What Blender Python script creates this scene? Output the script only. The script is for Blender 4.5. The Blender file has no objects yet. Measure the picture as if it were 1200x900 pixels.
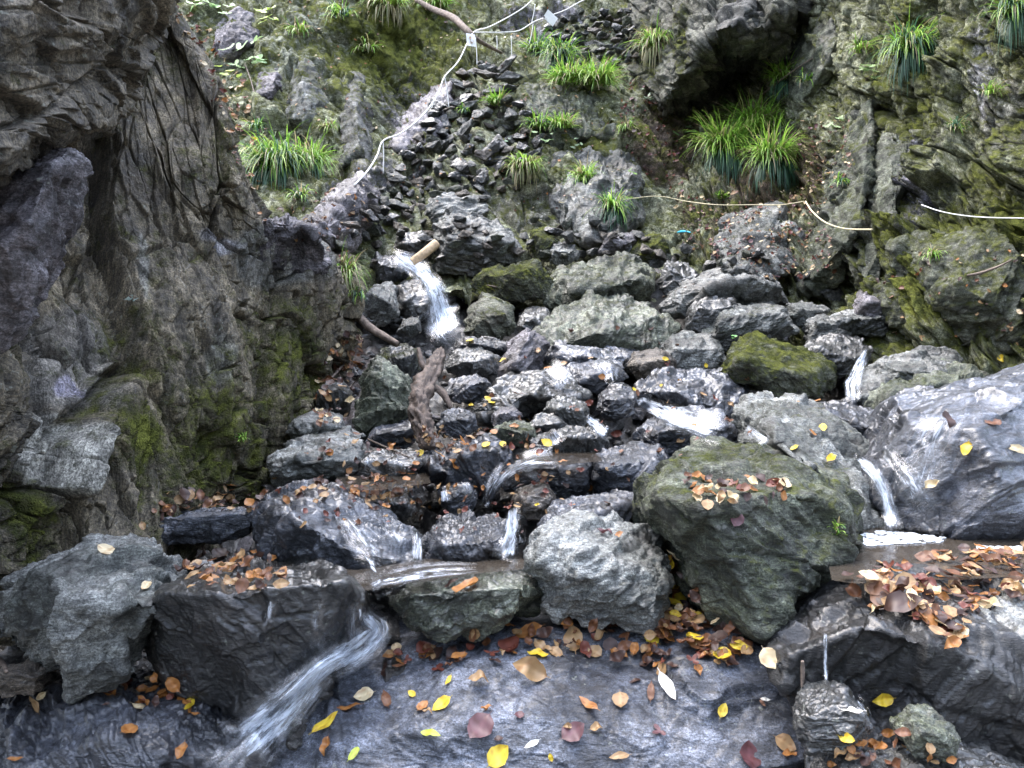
import bpy, bmesh, math, random
import numpy as np
from mathutils import Vector, Matrix
random.seed(7); rng = np.random.default_rng(7)
SC = bpy.context.scene
COL = SC.collection
F = 924.0          # focal length in pixels of a 1200 px wide frame
CZ = 1.5           # camera height

# ------------------------------------------------------------------ basics
def at(px, py, Y):
    return np.array([(px-600)/F*Y, Y, CZ+(450-py)/F*Y])
_dp = np.array([[-300,20],[-100,16.5],[0,14],[100,12],[230,10],[300,8.5],[400,6.5],[500,5],[600,3.8],[690,2.9],[750,2.5],[900,2.0],[1000,1.75]])
def depth(py): return float(np.interp(py, _dp[:,0], _dp[:,1]))

def tag(o, label=None, cat=None, group=None, kind=None):
    if label: o['label'] = label
    if cat: o['category'] = cat
    if group: o['group'] = group
    if kind: o['kind'] = kind
    return o

# ------------------------------------------------------------------ noise (numpy)
_P = rng.permutation(256).astype(np.int64); _P = np.concatenate([_P,_P,_P])
_G = rng.normal(size=(256,3)); _G /= np.linalg.norm(_G,axis=1)[:,None]
def h3(i,j,k): return _P[_P[_P[i&255]+(j&255)]+(k&255)]
def perlin(p):
    p0 = np.floor(p).astype(np.int64); f = p-p0
    u = f*f*f*(f*(f*6-15)+10)
    r = 0
    for a in (0,1):
        for b in (0,1):
            for c in (0,1):
                g = _G[h3(p0[:,0]+a,p0[:,1]+b,p0[:,2]+c)]
                d = g[:,0]*(f[:,0]-a)+g[:,1]*(f[:,1]-b)+g[:,2]*(f[:,2]-c)
                w = (u[:,0] if a else 1-u[:,0])*(u[:,1] if b else 1-u[:,1])*(u[:,2] if c else 1-u[:,2])
                r = r+w*d
    return r*1.6
def fbm(p, o=4, g=.5):
    r=0; a=1.; s=0
    for i in range(o):
        r = r+a*perlin(p*(2.03**i)+17.3*i); s+=a; a*=g
    return r/s
def ridged(p, o=4, g=.5):
    r=0; a=1.; s=0
    for i in range(o):
        r = r+a*(1-2*np.abs(perlin(p*(2.03**i)+9.1*i))); s+=a; a*=g
    return r/s
_R1 = rng.random((256,6))
def plates(p,wd,off,tilt):
    """jointed plates: every cell has its own offset and tilt; joints are chamfered over the width wd"""
    p0=np.floor(p).astype(np.int64); n=len(p)
    F1=np.full(n,9.); F2=np.full(n,9.); A=np.zeros(n); B2=np.zeros(n)
    for a in (-1,0,1):
        for b in (-1,0,1):
            for c in (-1,0,1):
                q=p0+np.array([a,b,c]); h=h3(q[:,0],q[:,1],q[:,2])
                v=p-(q+_R1[h,:3]); d=np.sqrt((v*v).sum(1)); r=_R1[(h*7+13)&255]
                val=off*(r[:,3]-.5)+tilt*(v[:,0]*(r[:,4]-.5)+v[:,1]*(r[:,5]-.5)+v[:,2]*(r[:,0]-.5))
                m=d<F1; m2=(~m)&(d<F2)
                B2=np.where(m,A,np.where(m2,val,B2)); F2=np.where(m,F1,np.where(m2,d,F2))
                A=np.where(m,val,A); F1=np.where(m,d,F1)
    g=F2-F1; w=.5+.5*sstep(0,wd,g)
    return A*w+B2*(1-w), 1-sstep(0,wd*.6,g)
_q,_=np.linalg.qr(np.array([[.7,.5,.3],[-.4,.8,.2],[.1,-.5,.9]])); ROT=_q
def sstep(a,b,x):
    t=np.clip((x-a)/(b-a),0,1); return t*t*(3-2*t)
def basis(b):
    b=np.array(b,float); b/=np.linalg.norm(b)
    a=np.cross(b,[0.1,0.3,1.]); a/=np.linalg.norm(a); c=np.cross(b,a)
    return np.stack([b,a,c])            # rows: bedding normal, two in-plane axes

# ------------------------------------------------------------------ mesh
def mesh_from(name, V, T, smooth=True):
    me = bpy.data.meshes.new(name)
    V=np.asarray(V,np.float32); T=np.asarray(T,np.int32); k=T.shape[1]
    me.vertices.add(len(V)); me.vertices.foreach_set('co',V.ravel())
    me.loops.add(T.size); me.loops.foreach_set('vertex_index',T.ravel())
    me.polygons.add(len(T)); me.polygons.foreach_set('loop_start',np.arange(0,T.size,k,dtype=np.int32))
    me.update(calc_edges=True)
    me.polygons.foreach_set('use_smooth',np.full(len(T),smooth)); me.update()
    return me
def attr(me, name, arr):
    arr=np.asarray(arr,np.float32)
    if arr.ndim==1:
        a=me.attributes.new(name,'FLOAT','POINT'); a.data.foreach_set('value',arr)
    else:
        a=me.attributes.new(name,'FLOAT_COLOR','POINT')
        a.data.foreach_set('color',np.concatenate([arr,np.ones((len(arr),1),np.float32)],1).ravel())
def link(name, me, mat=None, parent=None, origin=None):
    o=bpy.data.objects.new(name,me); COL.objects.link(o)
    if mat: me.materials.append(mat)
    if parent: o.parent=parent
    if origin is not None: o.location=[float(v) for v in origin]
    return o
def vnormals(V,T):
    if T.shape[1]==4: n=np.cross(V[T[:,2]]-V[T[:,0]],V[T[:,3]]-V[T[:,1]])
    else: n=np.cross(V[T[:,1]]-V[T[:,0]],V[T[:,2]]-V[T[:,0]])
    N=np.zeros_like(V)
    for c in range(T.shape[1]):
        for ax in range(3): N[:,ax]+=np.bincount(T[:,c],n[:,ax],len(V))
    return N/(np.linalg.norm(N,axis=1)[:,None]+1e-12)

# ------------------------------------------------------------------ materials
class NT:
    def __init__(s,name):
        s.m=bpy.data.materials.new(name); s.m.use_nodes=True; s.t=s.m.node_tree; s.t.nodes.clear()
    def n(s,t,**k):
        nd=s.t.nodes.new('ShaderNode'+t)
        for a,b in k.items():
            if a in nd.inputs: s.put(nd.inputs[a],b)
            else: setattr(nd,a,b)
        return nd
    def put(s,inp,b):
        if isinstance(b,bpy.types.NodeSocket): s.t.links.new(b,inp)
        else: inp.default_value=b
    def math(s,op,a,b=0.,c=0.,clamp=False):
        nd=s.t.nodes.new('ShaderNodeMath'); nd.operation=op; nd.use_clamp=clamp
        for i,x in enumerate((a,b,c)): s.put(nd.inputs[i],x)
        return nd.outputs[0]
    def mix(s,f,a,b,bt='MIX'):
        nd=s.t.nodes.new('ShaderNodeMix'); nd.data_type='RGBA'; nd.blend_type=bt
        s.put(nd.inputs[0],f); s.put(nd.inputs[6],a if not isinstance(a,tuple) else (*a,1)); s.put(nd.inputs[7],b if not isinstance(b,tuple) else (*b,1))
        return nd.outputs[2]
    def ramp(s,f,a,b,lo=0.,hi=1.):
        nd=s.t.nodes.new('ShaderNodeMapRange'); nd.interpolation_type='SMOOTHSTEP'
        for i,x in enumerate((f,a,b,lo,hi)): s.put(nd.inputs[i],x)
        return nd.outputs[0]
    def noise(s,co,scale,detail=4,rough=.6,dist=0.):
        nd=s.n('TexNoise'); s.put(nd.inputs['Vector'],co)
        nd.inputs['Scale'].default_value=scale; nd.inputs['Detail'].default_value=detail
        nd.inputs['Roughness'].default_value=rough; nd.inputs['Distortion'].default_value=dist
        return nd.outputs['Fac']
    def attr(s,name,out='Fac'):
        nd=s.n('Attribute'); nd.attribute_name=name; return nd.outputs[out]
    def out(s,sh):
        o=s.n('OutputMaterial'); s.t.links.new(sh,o.inputs['Surface'])

def rock_material(name, grain=1.0, rot=(0.5,0.4,0.2), bump=1.0, stretch=(1,1,5), mg=1.):
    k=NT(name)
    tc=k.n('TexCoord').outputs['Object']; rnd=k.n('ObjectInfo').outputs['Random']
    off=k.n('CombineXYZ',X=k.math('MULTIPLY',rnd,37.),Y=k.math('MULTIPLY',rnd,11.),Z=0.).outputs[0]
    add=k.n('VectorMath',operation='ADD'); k.put(add.inputs[0],tc); k.put(add.inputs[1],off); co=add.outputs[0]
    mp=k.n('Mapping'); k.put(mp.inputs['Vector'],co); mp.inputs['Rotation'].default_value=rot; mp.inputs['Scale'].default_value=stretch
    st=mp.outputs[0]
    tone=k.attr('tone','Color'); moss=k.attr('moss'); wet=k.attr('wet')
    n1=k.noise(st,3*grain,6,.65,.4); n2=k.noise(co,14*grain,5,.7); n3=k.noise(co,95*grain,4,.75); n4=k.noise(st,22*grain,4,.7,.3)
    v=k.math('MULTIPLY',k.ramp(n1,.3,.7,.4,1.7),k.ramp(n2,.28,.72,.55,1.5))
    v=k.math('MULTIPLY',v,k.ramp(n4,.32,.68,.6,1.45))
    v=k.math('MULTIPLY',v,k.ramp(n3,.34,.66,.4,1.7))
    cb=k.n('CombineColor',Red=v,Green=v,Blue=v).outputs[0]
    base=k.mix(1.,tone,cb,'MULTIPLY')
    # pale mineral veins and lichen flecks
    vein=k.n('TexVoronoi',feature='DISTANCE_TO_EDGE'); k.put(vein.inputs['Vector'],st); vein.inputs['Scale'].default_value=2.2*grain
    vm=k.math('MULTIPLY',k.ramp(vein.outputs['Distance'],.0,.018,1,0),k.ramp(n2,.5,.62))
    base=k.mix(k.math('MULTIPLY',vm,.35),base,(.30,.30,.28))
    fl=k.math('MULTIPLY',k.ramp(k.noise(co,38*grain,2,.5),.64,.70),k.ramp(k.noise(co,3.1*grain,3),.45,.62))
    base=k.mix(k.math('MULTIPLY',fl,.55),base,(.30,.32,.27))
    # rusty / brown stain
    rs=k.ramp(k.noise(co,1.9*grain,4,.6),.55,.72)
    base=k.mix(k.math('MULTIPLY',rs,.35),base,(.085,.062,.04))
    # moss
    mn=k.noise(co,9*grain,6,.75); mf=k.noise(co,120*grain,2,.6)
    mk=k.ramp(k.math('ADD',moss,k.math('MULTIPLY',k.math('SUBTRACT',mn,.5),1.6)),.22,.80)
    mcol=k.mix(k.ramp(k.noise(co,6*grain,5,.7),.35,.68),(.035*mg,.042*mg,.012*mg),(.165*mg,.180*mg,.038*mg))
    mcol=k.mix(k.ramp(mf,.35,.7),k.mix(.55,mcol,(.012,.016,.006)),mcol)
    base=k.mix(mk,base,mcol)
    wl=k.math('MULTIPLY',wet,k.ramp(k.noise(co,2.7*grain,4,.6),.3,.55,.55,1.))
    base=k.mix(k.math('MULTIPLY',wl,.35),base,(.010,.010,.012))
    rg=k.math('ADD',k.math('MULTIPLY',wl,-.58),k.ramp(n2,.3,.7,.74,.92))
    rg=k.math('ADD',rg,k.math('MULTIPLY',mk,.5),0.,True)
    rg=k.math('MAXIMUM',rg,.30)
    h=k.math('ADD',k.math('MULTIPLY',n4,.6),k.math('MULTIPLY',n2,.6))
    h=k.math('ADD',h,k.math('MULTIPLY',n3,.28))
    h=k.math('ADD',h,k.math('MULTIPLY',k.math('MULTIPLY',mk,mf),1.1))
    h=k.math('ADD',h,k.math('MULTIPLY',k.math('MULTIPLY',mk,mn),.8))
    bp=k.n('Bump'); bp.inputs['Strength'].default_value=.9*bump; bp.inputs['Distance'].default_value=.022/grain; k.put(bp.inputs['Height'],h)
    pb=k.n('BsdfPrincipled'); k.put(pb.inputs['Base Color'],base); k.put(pb.inputs['Roughness'],rg); k.put(pb.inputs['Normal'],bp.outputs[0])
    sp=k.math('SUBTRACT',.5,k.math('MULTIPLY',mk,.42)); k.put(pb.inputs['Specular IOR Level'],sp)
    k.put(pb.inputs['Coat Weight'],k.math('MULTIPLY',k.math('MULTIPLY',wl,wl),k.math('SUBTRACT',.8,mk,0,True),0,True)); pb.inputs['Coat Roughness'].default_value=.22
    k.out(pb.outputs[0]); return k.m

M_ROCK = rock_material('schist_boulder',1.6)
M_FAR  = rock_material('schist_far',.9,bump=1.3,mg=1.45)
M_CLIFF= rock_material('schist_cliff',1.1,rot=(0.2,0.45,0.0),bump=1.2,stretch=(3.2,2.,.55),mg=1.4)

def plain_mat(name, col, rough=.7, var=.4, scale=30., bump=.0, transl=0.):
    k=NT(name); tc=k.n('TexCoord').outputs['Object']
    n=k.noise(tc,scale,5,.65); v=k.ramp(n,.3,.7,1-var,1+var)
    cb=k.n('CombineColor',Red=v,Green=v,Blue=v).outputs[0]
    c=k.mix(1.,(*col,),cb,'MULTIPLY')
    pb=k.n('BsdfPrincipled'); k.put(pb.inputs['Base Color'],c); pb.inputs['Roughness'].default_value=rough
    if bump:
        b=k.n('Bump'); b.inputs['Strength'].default_value=bump; b.inputs['Distance'].default_value=.01; k.put(b.inputs['Height'],n); k.put(pb.inputs['Normal'],b.outputs[0])
    sh=pb.outputs[0]
    if transl:
        t=k.n('BsdfTranslucent'); k.put(t.inputs['Color'],c)
        mx=k.n('MixShader'); mx.inputs[0].default_value=transl; k.t.links.new(sh,mx.inputs[1]); k.t.links.new(t.outputs[0],mx.inputs[2]); sh=mx.outputs[0]
    k.out(sh); return k.m

def tone_mat(name, rough=.5, transl=.3):
    k=NT(name); c=k.attr('tone','Color')
    pb=k.n('BsdfPrincipled'); k.put(pb.inputs['Base Color'],c); pb.inputs['Roughness'].default_value=rough
    t=k.n('BsdfTranslucent'); k.put(t.inputs['Color'],c)
    mx=k.n('MixShader'); mx.inputs[0].default_value=transl; k.t.links.new(pb.outputs[0],mx.inputs[1]); k.t.links.new(t.outputs[0],mx.inputs[2])
    k.out(mx.outputs[0]); return k.m
M_GRASS = tone_mat('grass_blade',.45,.35)

# ------------------------------------------------------------------ patch surfaces (cliffs and slopes)
def catmull(P, n):
    """P (m,...) control values -> n samples along axis 0"""
    m=len(P); t=np.linspace(0,m-1-1e-9,n); i=np.floor(t).astype(int); f=(t-i)
    f=f.reshape((-1,)+(1,)*(P.ndim-1))
    g=lambda j:P[np.clip(j,0,m-1)]
    a,b,c,d=g(i-1),g(i),g(i+1),g(i+2)
    return b+.5*f*(c-a+f*(2*a-5*b+4*c-d+f*(3*(b-c)+d-a)))
def patch(name, rows, nu, nv, mat, block=.3, bamp=.1, bed=(.8,-.2,.35), tone=((.08,.08,.075),(.05,.05,.05)),
          moss=(), blobs=(), wets=(), moss0=-.2, wet0=.1, aniso=(2.2,1.,.6), seed=0., fine=1., damp=None, crack=.5):
    R=np.array(rows,float)                      # rows x cols x (px,py,Y)
    G=catmull(R,nv); G=np.swapaxes(catmull(np.swapaxes(G,0,1),nu),0,1)
    px=G[...,0].ravel(); py=G[...,1].ravel(); Y=G[...,2].ravel()
    V=np.stack([(px-600)/F*Y,Y,CZ+(450-py)/F*Y],1)
    idx=np.arange(nu*nv).reshape(nv,nu)
    T=np.stack([idx[:-1,:-1],idx[1:,:-1],idx[1:,1:],idx[:-1,1:]],-1).reshape(-1,4)
    N=vnormals(V,T); cam=np.array([0,0,CZ])
    if ((N*(cam-V)).sum(1)>0).mean()<.5: T=T[:,::-1]; N=-N
    # smoother normals for large displacement
    B=basis(bed); Q=V@B.T+seed                    # bedding frame
    Wp=np.stack([fbm(V*1.3+3+seed,3),fbm(V*1.3+31+seed,3),fbm(V*1.3+71+seed,3)],1)
    A=np.array(aniso)
    D=np.zeros(len(V)); groove=np.zeros(len(V))
    for sc,am in ((block,bamp),(block*.42,bamp*.38),(block*.17,bamp*.16)):
        q=(Q+Wp*sc*.12)*A/sc
        v_,gr=plates(q,.09,1.5,1.9); D+=am*v_; D-=am*crack*gr
    st=Q*np.array([9,1.6,.9])*.9
    D+=bamp*.22*fine*ridged((st*.8+Wp*1.3)@ROT,3,.5)
    D+=bamp*.55*fbm(V*.8+seed,4)+bamp*.10*fine*fbm(V*22,3,.6)
    if damp is not None: D*=damp(px,py)
    V2=V+N*D[:,None]
    N2=vnormals(V2,T)
    a=sstep(-.35,.35,fbm(V*1.1+5+seed,4)+.3*ridged((st*.6+Wp)@ROT,3))[:,None]
    C=np.array(tone[0])*a+np.array(tone[1])*(1-a)
    nz=fbm(V*2.6+11,4)
    for (x,y,r1,r2,col,s) in blobs:
        w=np.exp(-(((px-x)/r1)**2+((py-y)/r2)**2)**1.5)
        w=np.clip(s*sstep(.25,.6,w+.5*nz*(w>.02)),0,1)[:,None]; C=C*(1-w)+np.array(col)*w
    m=np.full(len(V),float(moss0))
    for (x,y,r1,r2,s) in moss: m=np.maximum(m,moss0+(s-moss0)*np.exp(-(((px-x)/r1)**2+((py-y)/r2)**2)))
    m=m+.28*nz+.15*np.clip(N2[:,2],-.6,1)
    w=np.full(len(V),float(wet0))
    for (x,y,r1,r2,s) in wets: w=np.maximum(w,s*np.exp(-(((px-x)/r1)**2+((py-y)/r2)**2)))
    me=mesh_from(name,V2,T); attr(me,'tone',C); attr(me,'moss',m); attr(me,'wet',np.clip(w+.1*nz,0,1))
    o=link(name,me,mat); tag(o,kind='structure'); return o

# ------------------------------------------------------------------ boulders
_ico={}
def ico(l):
    if l not in _ico:
        bm=bmesh.new(); bmesh.ops.create_icosphere(bm,subdivisions=l,radius=1.)
        V=np.array([v.co[:] for v in bm.verts]); T=np.array([[v.index for v in f.verts] for f in bm.faces]); bm.free()
        V/=np.linalg.norm(V,axis=1)[:,None]; _ico[l]=(V,T)
    return _ico[l]
def hull_planes(P):
    bm=bmesh.new()
    for p in P: bm.verts.new(p)
    bmesh.ops.convex_hull(bm,input=bm.verts[:]); bm.normal_update()
    c=P.mean(0); pl=[]
    for f in bm.faces:
        if f.calc_area()<1e-9: continue
        n=np.array(f.normal); d=n@(np.array(f.verts[0].co)-c)
        if d<0: n=-n; d=-d
        for k,(m,e) in enumerate(pl):
            if m@n>.955: break
        else: pl.append((n,max(d,1e-4)))
    bm.free(); return c,np.array([p[0] for p in pl]),np.array([p[1] for p in pl])
STY = {   # base tones a/b, wet, moss offset
 'blue':((.075,.082,.098),(.022,.025,.032),.9,-.45),
 'grey':((.150,.155,.145),(.050,.054,.048),.4,-.15),
 'green':((.11,.12,.085),(.042,.048,.032),.35,.1),
 'moss':((.110,.115,.085),(.065,.070,.050),.15,.2),
 'dark':((.036,.037,.034),(.014,.015,.014),.9,-.4),
 'brown':((.130,.110,.085),(.070,.058,.046),.35,-.35),
 'purple':((.135,.125,.135),(.070,.064,.070),.6,-.5),
}
def rock_solid(P, lvl, seed, rough=1., p=80, extra=8, inflate=1.05):
    c,Nn,Dn=hull_planes(P)
    rg=np.random.default_rng(seed)
    S=P-c; ev,E=np.linalg.eigh(np.cov(S.T)); ext=np.sqrt(ev)+.02*np.sqrt(ev.max())
    V,T=ico(lvl)
    dirs=(V*ext)@E.T; dirs/=np.linalg.norm(dirs,axis=1)[:,None]
    size=float(np.cbrt(np.prod(np.abs(S@E).max(0))))
    # a few shallow chips off the corners
    for i in range(extra):
        n=rg.normal(size=3); n/=np.linalg.norm(n)
        sup=(S@n).max(); Nn=np.vstack([Nn,n]); Dn=np.append(Dn,sup*rg.uniform(.74,.94))
    q=np.clip(dirs@Nn.T/Dn,0,None)
    r=(q**p).sum(1)**(-1./p)
    X=dirs*r[:,None]*inflate
    if np.linalg.det(E)<0: T=T[:,::-1]
    N=vnormals(X,T)
    if (N*X).sum()<0: T=T[:,::-1]; N=-N
    B=basis(rg.normal(size=3)*[1,.6,1]+[0,0,.6]); Q=X@B.T+seed*3.1
    Wp=np.stack([fbm(X/size*1.2+seed,3),fbm(X/size*1.2+40+seed,3),fbm(X/size*1.2+80+seed,3)],1)
    D=np.zeros(len(X))
    for sc,am in ((.85*size,.10*size),(.36*size,.055*size),(.15*size,.022*size),(.065*size,.009*size)):
        v_,gr=plates((Q+Wp*sc*.10)*np.array([1.9,1,.8])/sc,.13,1.3,2.1); D+=am*v_; D-=am*.25*gr
    D+=.013*size*ridged((Q/size*np.array([8,1.6,1.2])+Wp*1.2)@ROT,4,.6)
    D+=.02*size*fbm((X/size*1.6+seed)@ROT,4,.5)
    D+=.0035*fbm((X*30+seed)@ROT,3,.65)
    X=X+N*(D*rough)[:,None]
    return c,X,T,size
def rock_mesh(name, X, T, sty, seed, moss=None, wet=None, gain=1.):
    a,b,w0,m0=STY[sty]
    N=vnormals(X,T); s=seed*1.7
    t=sstep(-.3,.3,fbm(X*2.2+s,4))[:,None]; C=(np.array(a)*t+np.array(b)*(1-t))*gain
    m=(m0 if moss is None else moss)+.28*np.clip(N[:,2],-.7,1)+.25*fbm(X*3+s+9,4)
    w=(w0 if wet is None else wet)+.12*fbm(X*2+s,3)+.1*N[:,2]
    me=mesh_from(name,X,T); attr(me,'tone',C); attr(me,'moss',m); attr(me,'wet',np.clip(w,0,1))
    return me
REF={}
def terrain_Y(x,y,dflt):
    d=Vector(((x-600)/F,1,(450-y)/F)).normalized()
    ok,loc,*_=SC.ray_cast(bpy.context.evaluated_depsgraph_get(),Vector((0,0,CZ)),d)
    return loc.y if ok else dflt
def boulder(label, outline, ridge=(), sty='grey', D=None, back=.6, moss=None, wet=None, rough=1., ref=None, name='boulder', p=80, gain=1., kind=None, Dt=None, lvl=None, extra=8, cat='boulder', embed=0):
    O=np.array([q[:2] for q in outline],float); seed=len(REF)+1
    y0,y1=O[:,1].max(),O[:,1].min()
    Db=depth(min(y0,960)) if D is None else D
    dt=(depth(y1)-depth(min(y0,960)))*back if Dt is None else Dt-Db
    P=[]
    w=(O[:,0].max()-O[:,0].min())/F*Db
    rr=np.random.default_rng(seed+500)
    if embed and not ridge: c0=O.mean(0); ridge=[(c0[0]-.08*(O[:,0].max()-O[:,0].min()),c0[1]-.12*(y0-y1)),(c0[0]+.15*(O[:,0].max()-O[:,0].min()),c0[1]+.1*(y0-y1))]
    if not ridge:
        x0,x1=O[:,0].min(),O[:,0].max(); k=rr.uniform(.3,.5); sl=rr.uniform(-.12,.12)
        ridge=[(x0+.22*(x1-x0),y1+(k+sl)*(y0-y1),-.10*w),(x1-.2*(x1-x0),y1+(k-sl)*(y0-y1),-.13*w)]
    for i,(x,y) in enumerate(O):
        t=(y0-y)/(y0-y1+1e-6); P.append(at(x,y,terrain_Y(x,y,Db+dt*t)+.04 if embed else Db+dt*t+.03*w))
    for r in ridge:
        if embed: P.append(at(r[0],r[1],terrain_Y(r[0],r[1],Db)-embed))
        else: P.append(at(r[0],r[1],Db+(r[2] if len(r)>2 else -.04*w)))
    c=O.mean(0)
    tb=max(.45*w,.1)
    for (x,y) in O:
        xx,yy=c+(np.array([x,y])-c)*.72; t=(y0-yy)/(y0-y1+1e-6)
        q=at(xx,yy,terrain_Y(xx,yy,Db)+.2 if embed else Db+dt*t); q[1]+=tb; P.append(q)
    P=np.array(P)
    wp=O[:,0].max()-O[:,0].min()
    if lvl is None: lvl=8 if wp>230 else 7 if wp>75 else 6
    cc,X,T,size=rock_solid(P,lvl,seed,rough,p,extra)
    me=rock_mesh(name,X,T,sty,seed,moss,wet,gain)
    o=link(name,me,M_ROCK if Db<5.5 else M_FAR,origin=cc)
    REF[o.name]=ref or 'a rock'
    if kind: tag(o,kind=kind)
    else: tag(o,label,cat,'boulders of the stream bed')
    return o
# ------------------------------------------------------------------ THE SETTING: cliffs and slopes
def rows(pys, cols, Y): return [[(c,p,y) for c,y in zip(cols,ys)] for p,ys in zip(pys,Y)]
GREEN=(.10,.12,.06); LAV=(.17,.165,.19); PALE=(.26,.27,.24); LIT=(.07,.052,.042)
patch('back_slope',
  rows([-320,-140,0,60,110,180,240,300,360],[60,200,320,420,470,520,560,620,680,760,830,880,950,1040],
   [[19,19,19,20,20,20,20,20,20,20,20,20,20,20],
    [15,15.5,16,16,16.5,16.5,16.5,16.5,16.5,16.5,16,16,16,16],
    [12.5,12.6,12.8,13,13.8,14.4,14.4,14.3,14,14.2,14.5,14.5,14,14],
    [11.6,11.7,11.8,12.2,13,13.2,12.9,12.9,12.8,13,13.6,14,13.5,13],
    [10.6,10.7,10.8,11.2,12.2,12.0,11.4,11.6,11.5,11.8,12.9,13.2,12.5,12],
    [9.6,9.6,9.7,10.4,11,10.7,10.4,10.5,10.5,10.8,11.2,11.5,11.4,11],
    [8.4,8.4,8.6,8.9,9.6,9.6,9.7,9.8,9.9,10.1,10.2,10.3,10.3,10],
    [7.7,7.8,7.9,8.2,8.5,8.7,8.8,8.9,9.0,9.2,9.3,9.3,9.2,9],
    [7,7,7,7.3,7.5,7.6,7.7,7.7,7.8,7.9,7.9,7.9,7.9,7.9]]),
  560,480,M_FAR,block=.9,bamp=.17,bed=(.75,-.1,.6),tone=((.27,.28,.19),(.13,.14,.09)),
  blobs=[(480,130,45,34,LAV,1.3),(425,215,40,24,LAV,1.3),(640,28,60,18,LAV,1.),(250,60,40,50,PALE,.5),(370,60,70,60,PALE,.5),
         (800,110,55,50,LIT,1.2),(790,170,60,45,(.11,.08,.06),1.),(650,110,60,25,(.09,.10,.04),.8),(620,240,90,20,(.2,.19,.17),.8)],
  moss=[(400,150,60,70,.5),(300,60,120,120,.5),(680,200,120,70,.45),(560,180,120,90,.4),(460,50,80,60,.85),(430,20,90,30,.6),(480,90,60,30,.7),(690,165,30,30,.7),(300,30,80,40,.45),(740,180,25,35,.5),(600,100,40,18,.45),(760,40,30,60,.5)],
  wets=[(480,130,50,40,.8),(425,215,45,30,.8)],moss0=.42,wet0=.15,seed=3.)

# near left cliff, with its steep jointed face running back up the gorge
Lc=[[(-420,-420,1.9),(-200,-420,2.5),(0,-420,3.5),(110,-420,4.5),(170,-420,5.4),(200,-420,6.1),(170,-420,8)],
    [(-380,-150,1.9),(-150,-150,2.5),(20,-150,3.5),(110,-150,4.3),(170,-150,5.2),(196,-150,5.7),(170,-150,7.8)],
    [(-340,0,1.9),(-120,0,2.5),(30,0,4.0),(115,0,4.7),(170,0,5.1),(203,0,5.3),(180,0,7.4)],
    [(-340,90,1.9),(-110,90,2.5),(40,90,3.9),(140,90,4.6),(205,90,4.9),(252,90,5.1),(225,90,7.2)],
    [(-340,200,1.9),(-100,200,2.45),(60,200,3.85),(160,200,4.35),(235,200,4.5),(283,200,4.9),(262,200,7)],
    [(-340,270,1.9),(-100,270,2.4),(60,270,3.7),(180,270,4.25),(270,270,4.6),(330,282,5.2),(310,270,6.8)],
    [(-340,350,1.9),(-100,350,2.6),(70,350,3.45),(200,350,4.1),(310,345,4.8),(408,335,5.9),(400,300,6.9)],
    [(-340,440,1.9),(-90,440,2.2),(70,440,3.2),(200,440,3.9),(300,440,4.6),(386,430,5.5),(392,420,6.6)],
    [(-340,530,1.85),(-80,530,2.4),(60,530,3.05),(180,530,3.65),(260,530,4.2),(322,525,4.8),(345,525,5.8)],
    [(-340,610,1.8),(-80,620,2.55),(50,625,3.0),(150,620,3.3),(220,610,3.9),(270,600,4.3),(300,600,5)],
    [(-340,760,1.7),(-80,760,2.6),(40,740,3.0),(130,720,3.0),(190,700,3.4),(240,680,3.8),(280,680,4.4)]]
patch('left_cliff',Lc,540,640,M_CLIFF,block=.75,bamp=.15,bed=(.9,-.15,.42),tone=((.125,.105,.070),(.050,.042,.029)),
  blobs=[(85,420,60,70,(.115,.11,.10),.8),(85,455,22,18,(.20,.19,.24),.9),(50,530,40,50,(.20,.195,.17),1.),(232,430,10,30,(.22,.22,.18),.6),(160,320,5,36,(.25,.25,.22),.7),
         (250,290,30,12,(.20,.20,.22),.7),(330,300,60,40,(.12,.12,.11),.8)],
  moss=[(170,460,70,80,.38),(140,520,45,40,.8),(230,530,100,90,.6),(60,300,60,100,.25),(330,480,60,50,.55),(340,430,60,90,.5),(10,620,35,60,.75),(260,560,80,50,.5),(270,150,20,120,.35),(330,360,60,40,.3)],
  wets=[(90,440,40,30,.5),(300,310,60,30,.5)],moss0=.18,wet0=.2,aniso=(3.0,1.5,.36),seed=11.,crack=1.1,damp=lambda x,y:1-.62*np.exp(-((x-205)/75)**2-((y-130)/170)**2))
# overhanging upper mass of the left cliff
Bu=[[(-460,-420,1.6),(-250,-420,1.8),(-60,-420,2.2),(90,-420,2.9),(180,-420,3.7),(215,-420,4.4),(150,-420,5.6)],
    [(-420,-160,1.55),(-200,-160,1.8),(-20,-160,2.2),(100,-160,2.8),(170,-160,3.4),(205,-160,4.2),(150,-160,5.4)],
    [(-400,-10,1.5),(-180,-10,1.75),(0,-10,2.15),(95,-10,2.55),(160,-10,3.0),(196,-10,3.7),(150,0,5.2)],
    [(-400,60,1.5),(-170,60,1.7),(0,60,2.1),(80,60,2.5),(135,60,2.9),(168,55,3.5),(140,60,4.8)],
    [(-400,120,1.5),(-160,120,1.7),(0,125,2.1),(70,118,2.4),(120,110,2.75),(158,95,3.2),(140,110,4.4)],
    [(-400,190,1.5),(-160,190,1.7),(-10,195,2.1),(50,170,2.4),(95,150,2.7),(140,132,3.1),(130,140,4.2)],
    [(-400,300,2.1),(-160,290,2.3),(-10,240,2.8),(45,200,3.1),(90,175,3.3),(130,150,3.6),(120,170,4.4)]]
patch('cliff_overhang',Bu,330,330,M_CLIFF,block=.5,bamp=.07,bed=(.35,-.2,.9),tone=((.13,.11,.078),(.052,.045,.033)),
  moss=[(60,40,120,60,.25),(0,90,60,60,.2)],moss0=-.1,wet0=.15,seed=23.)
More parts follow.
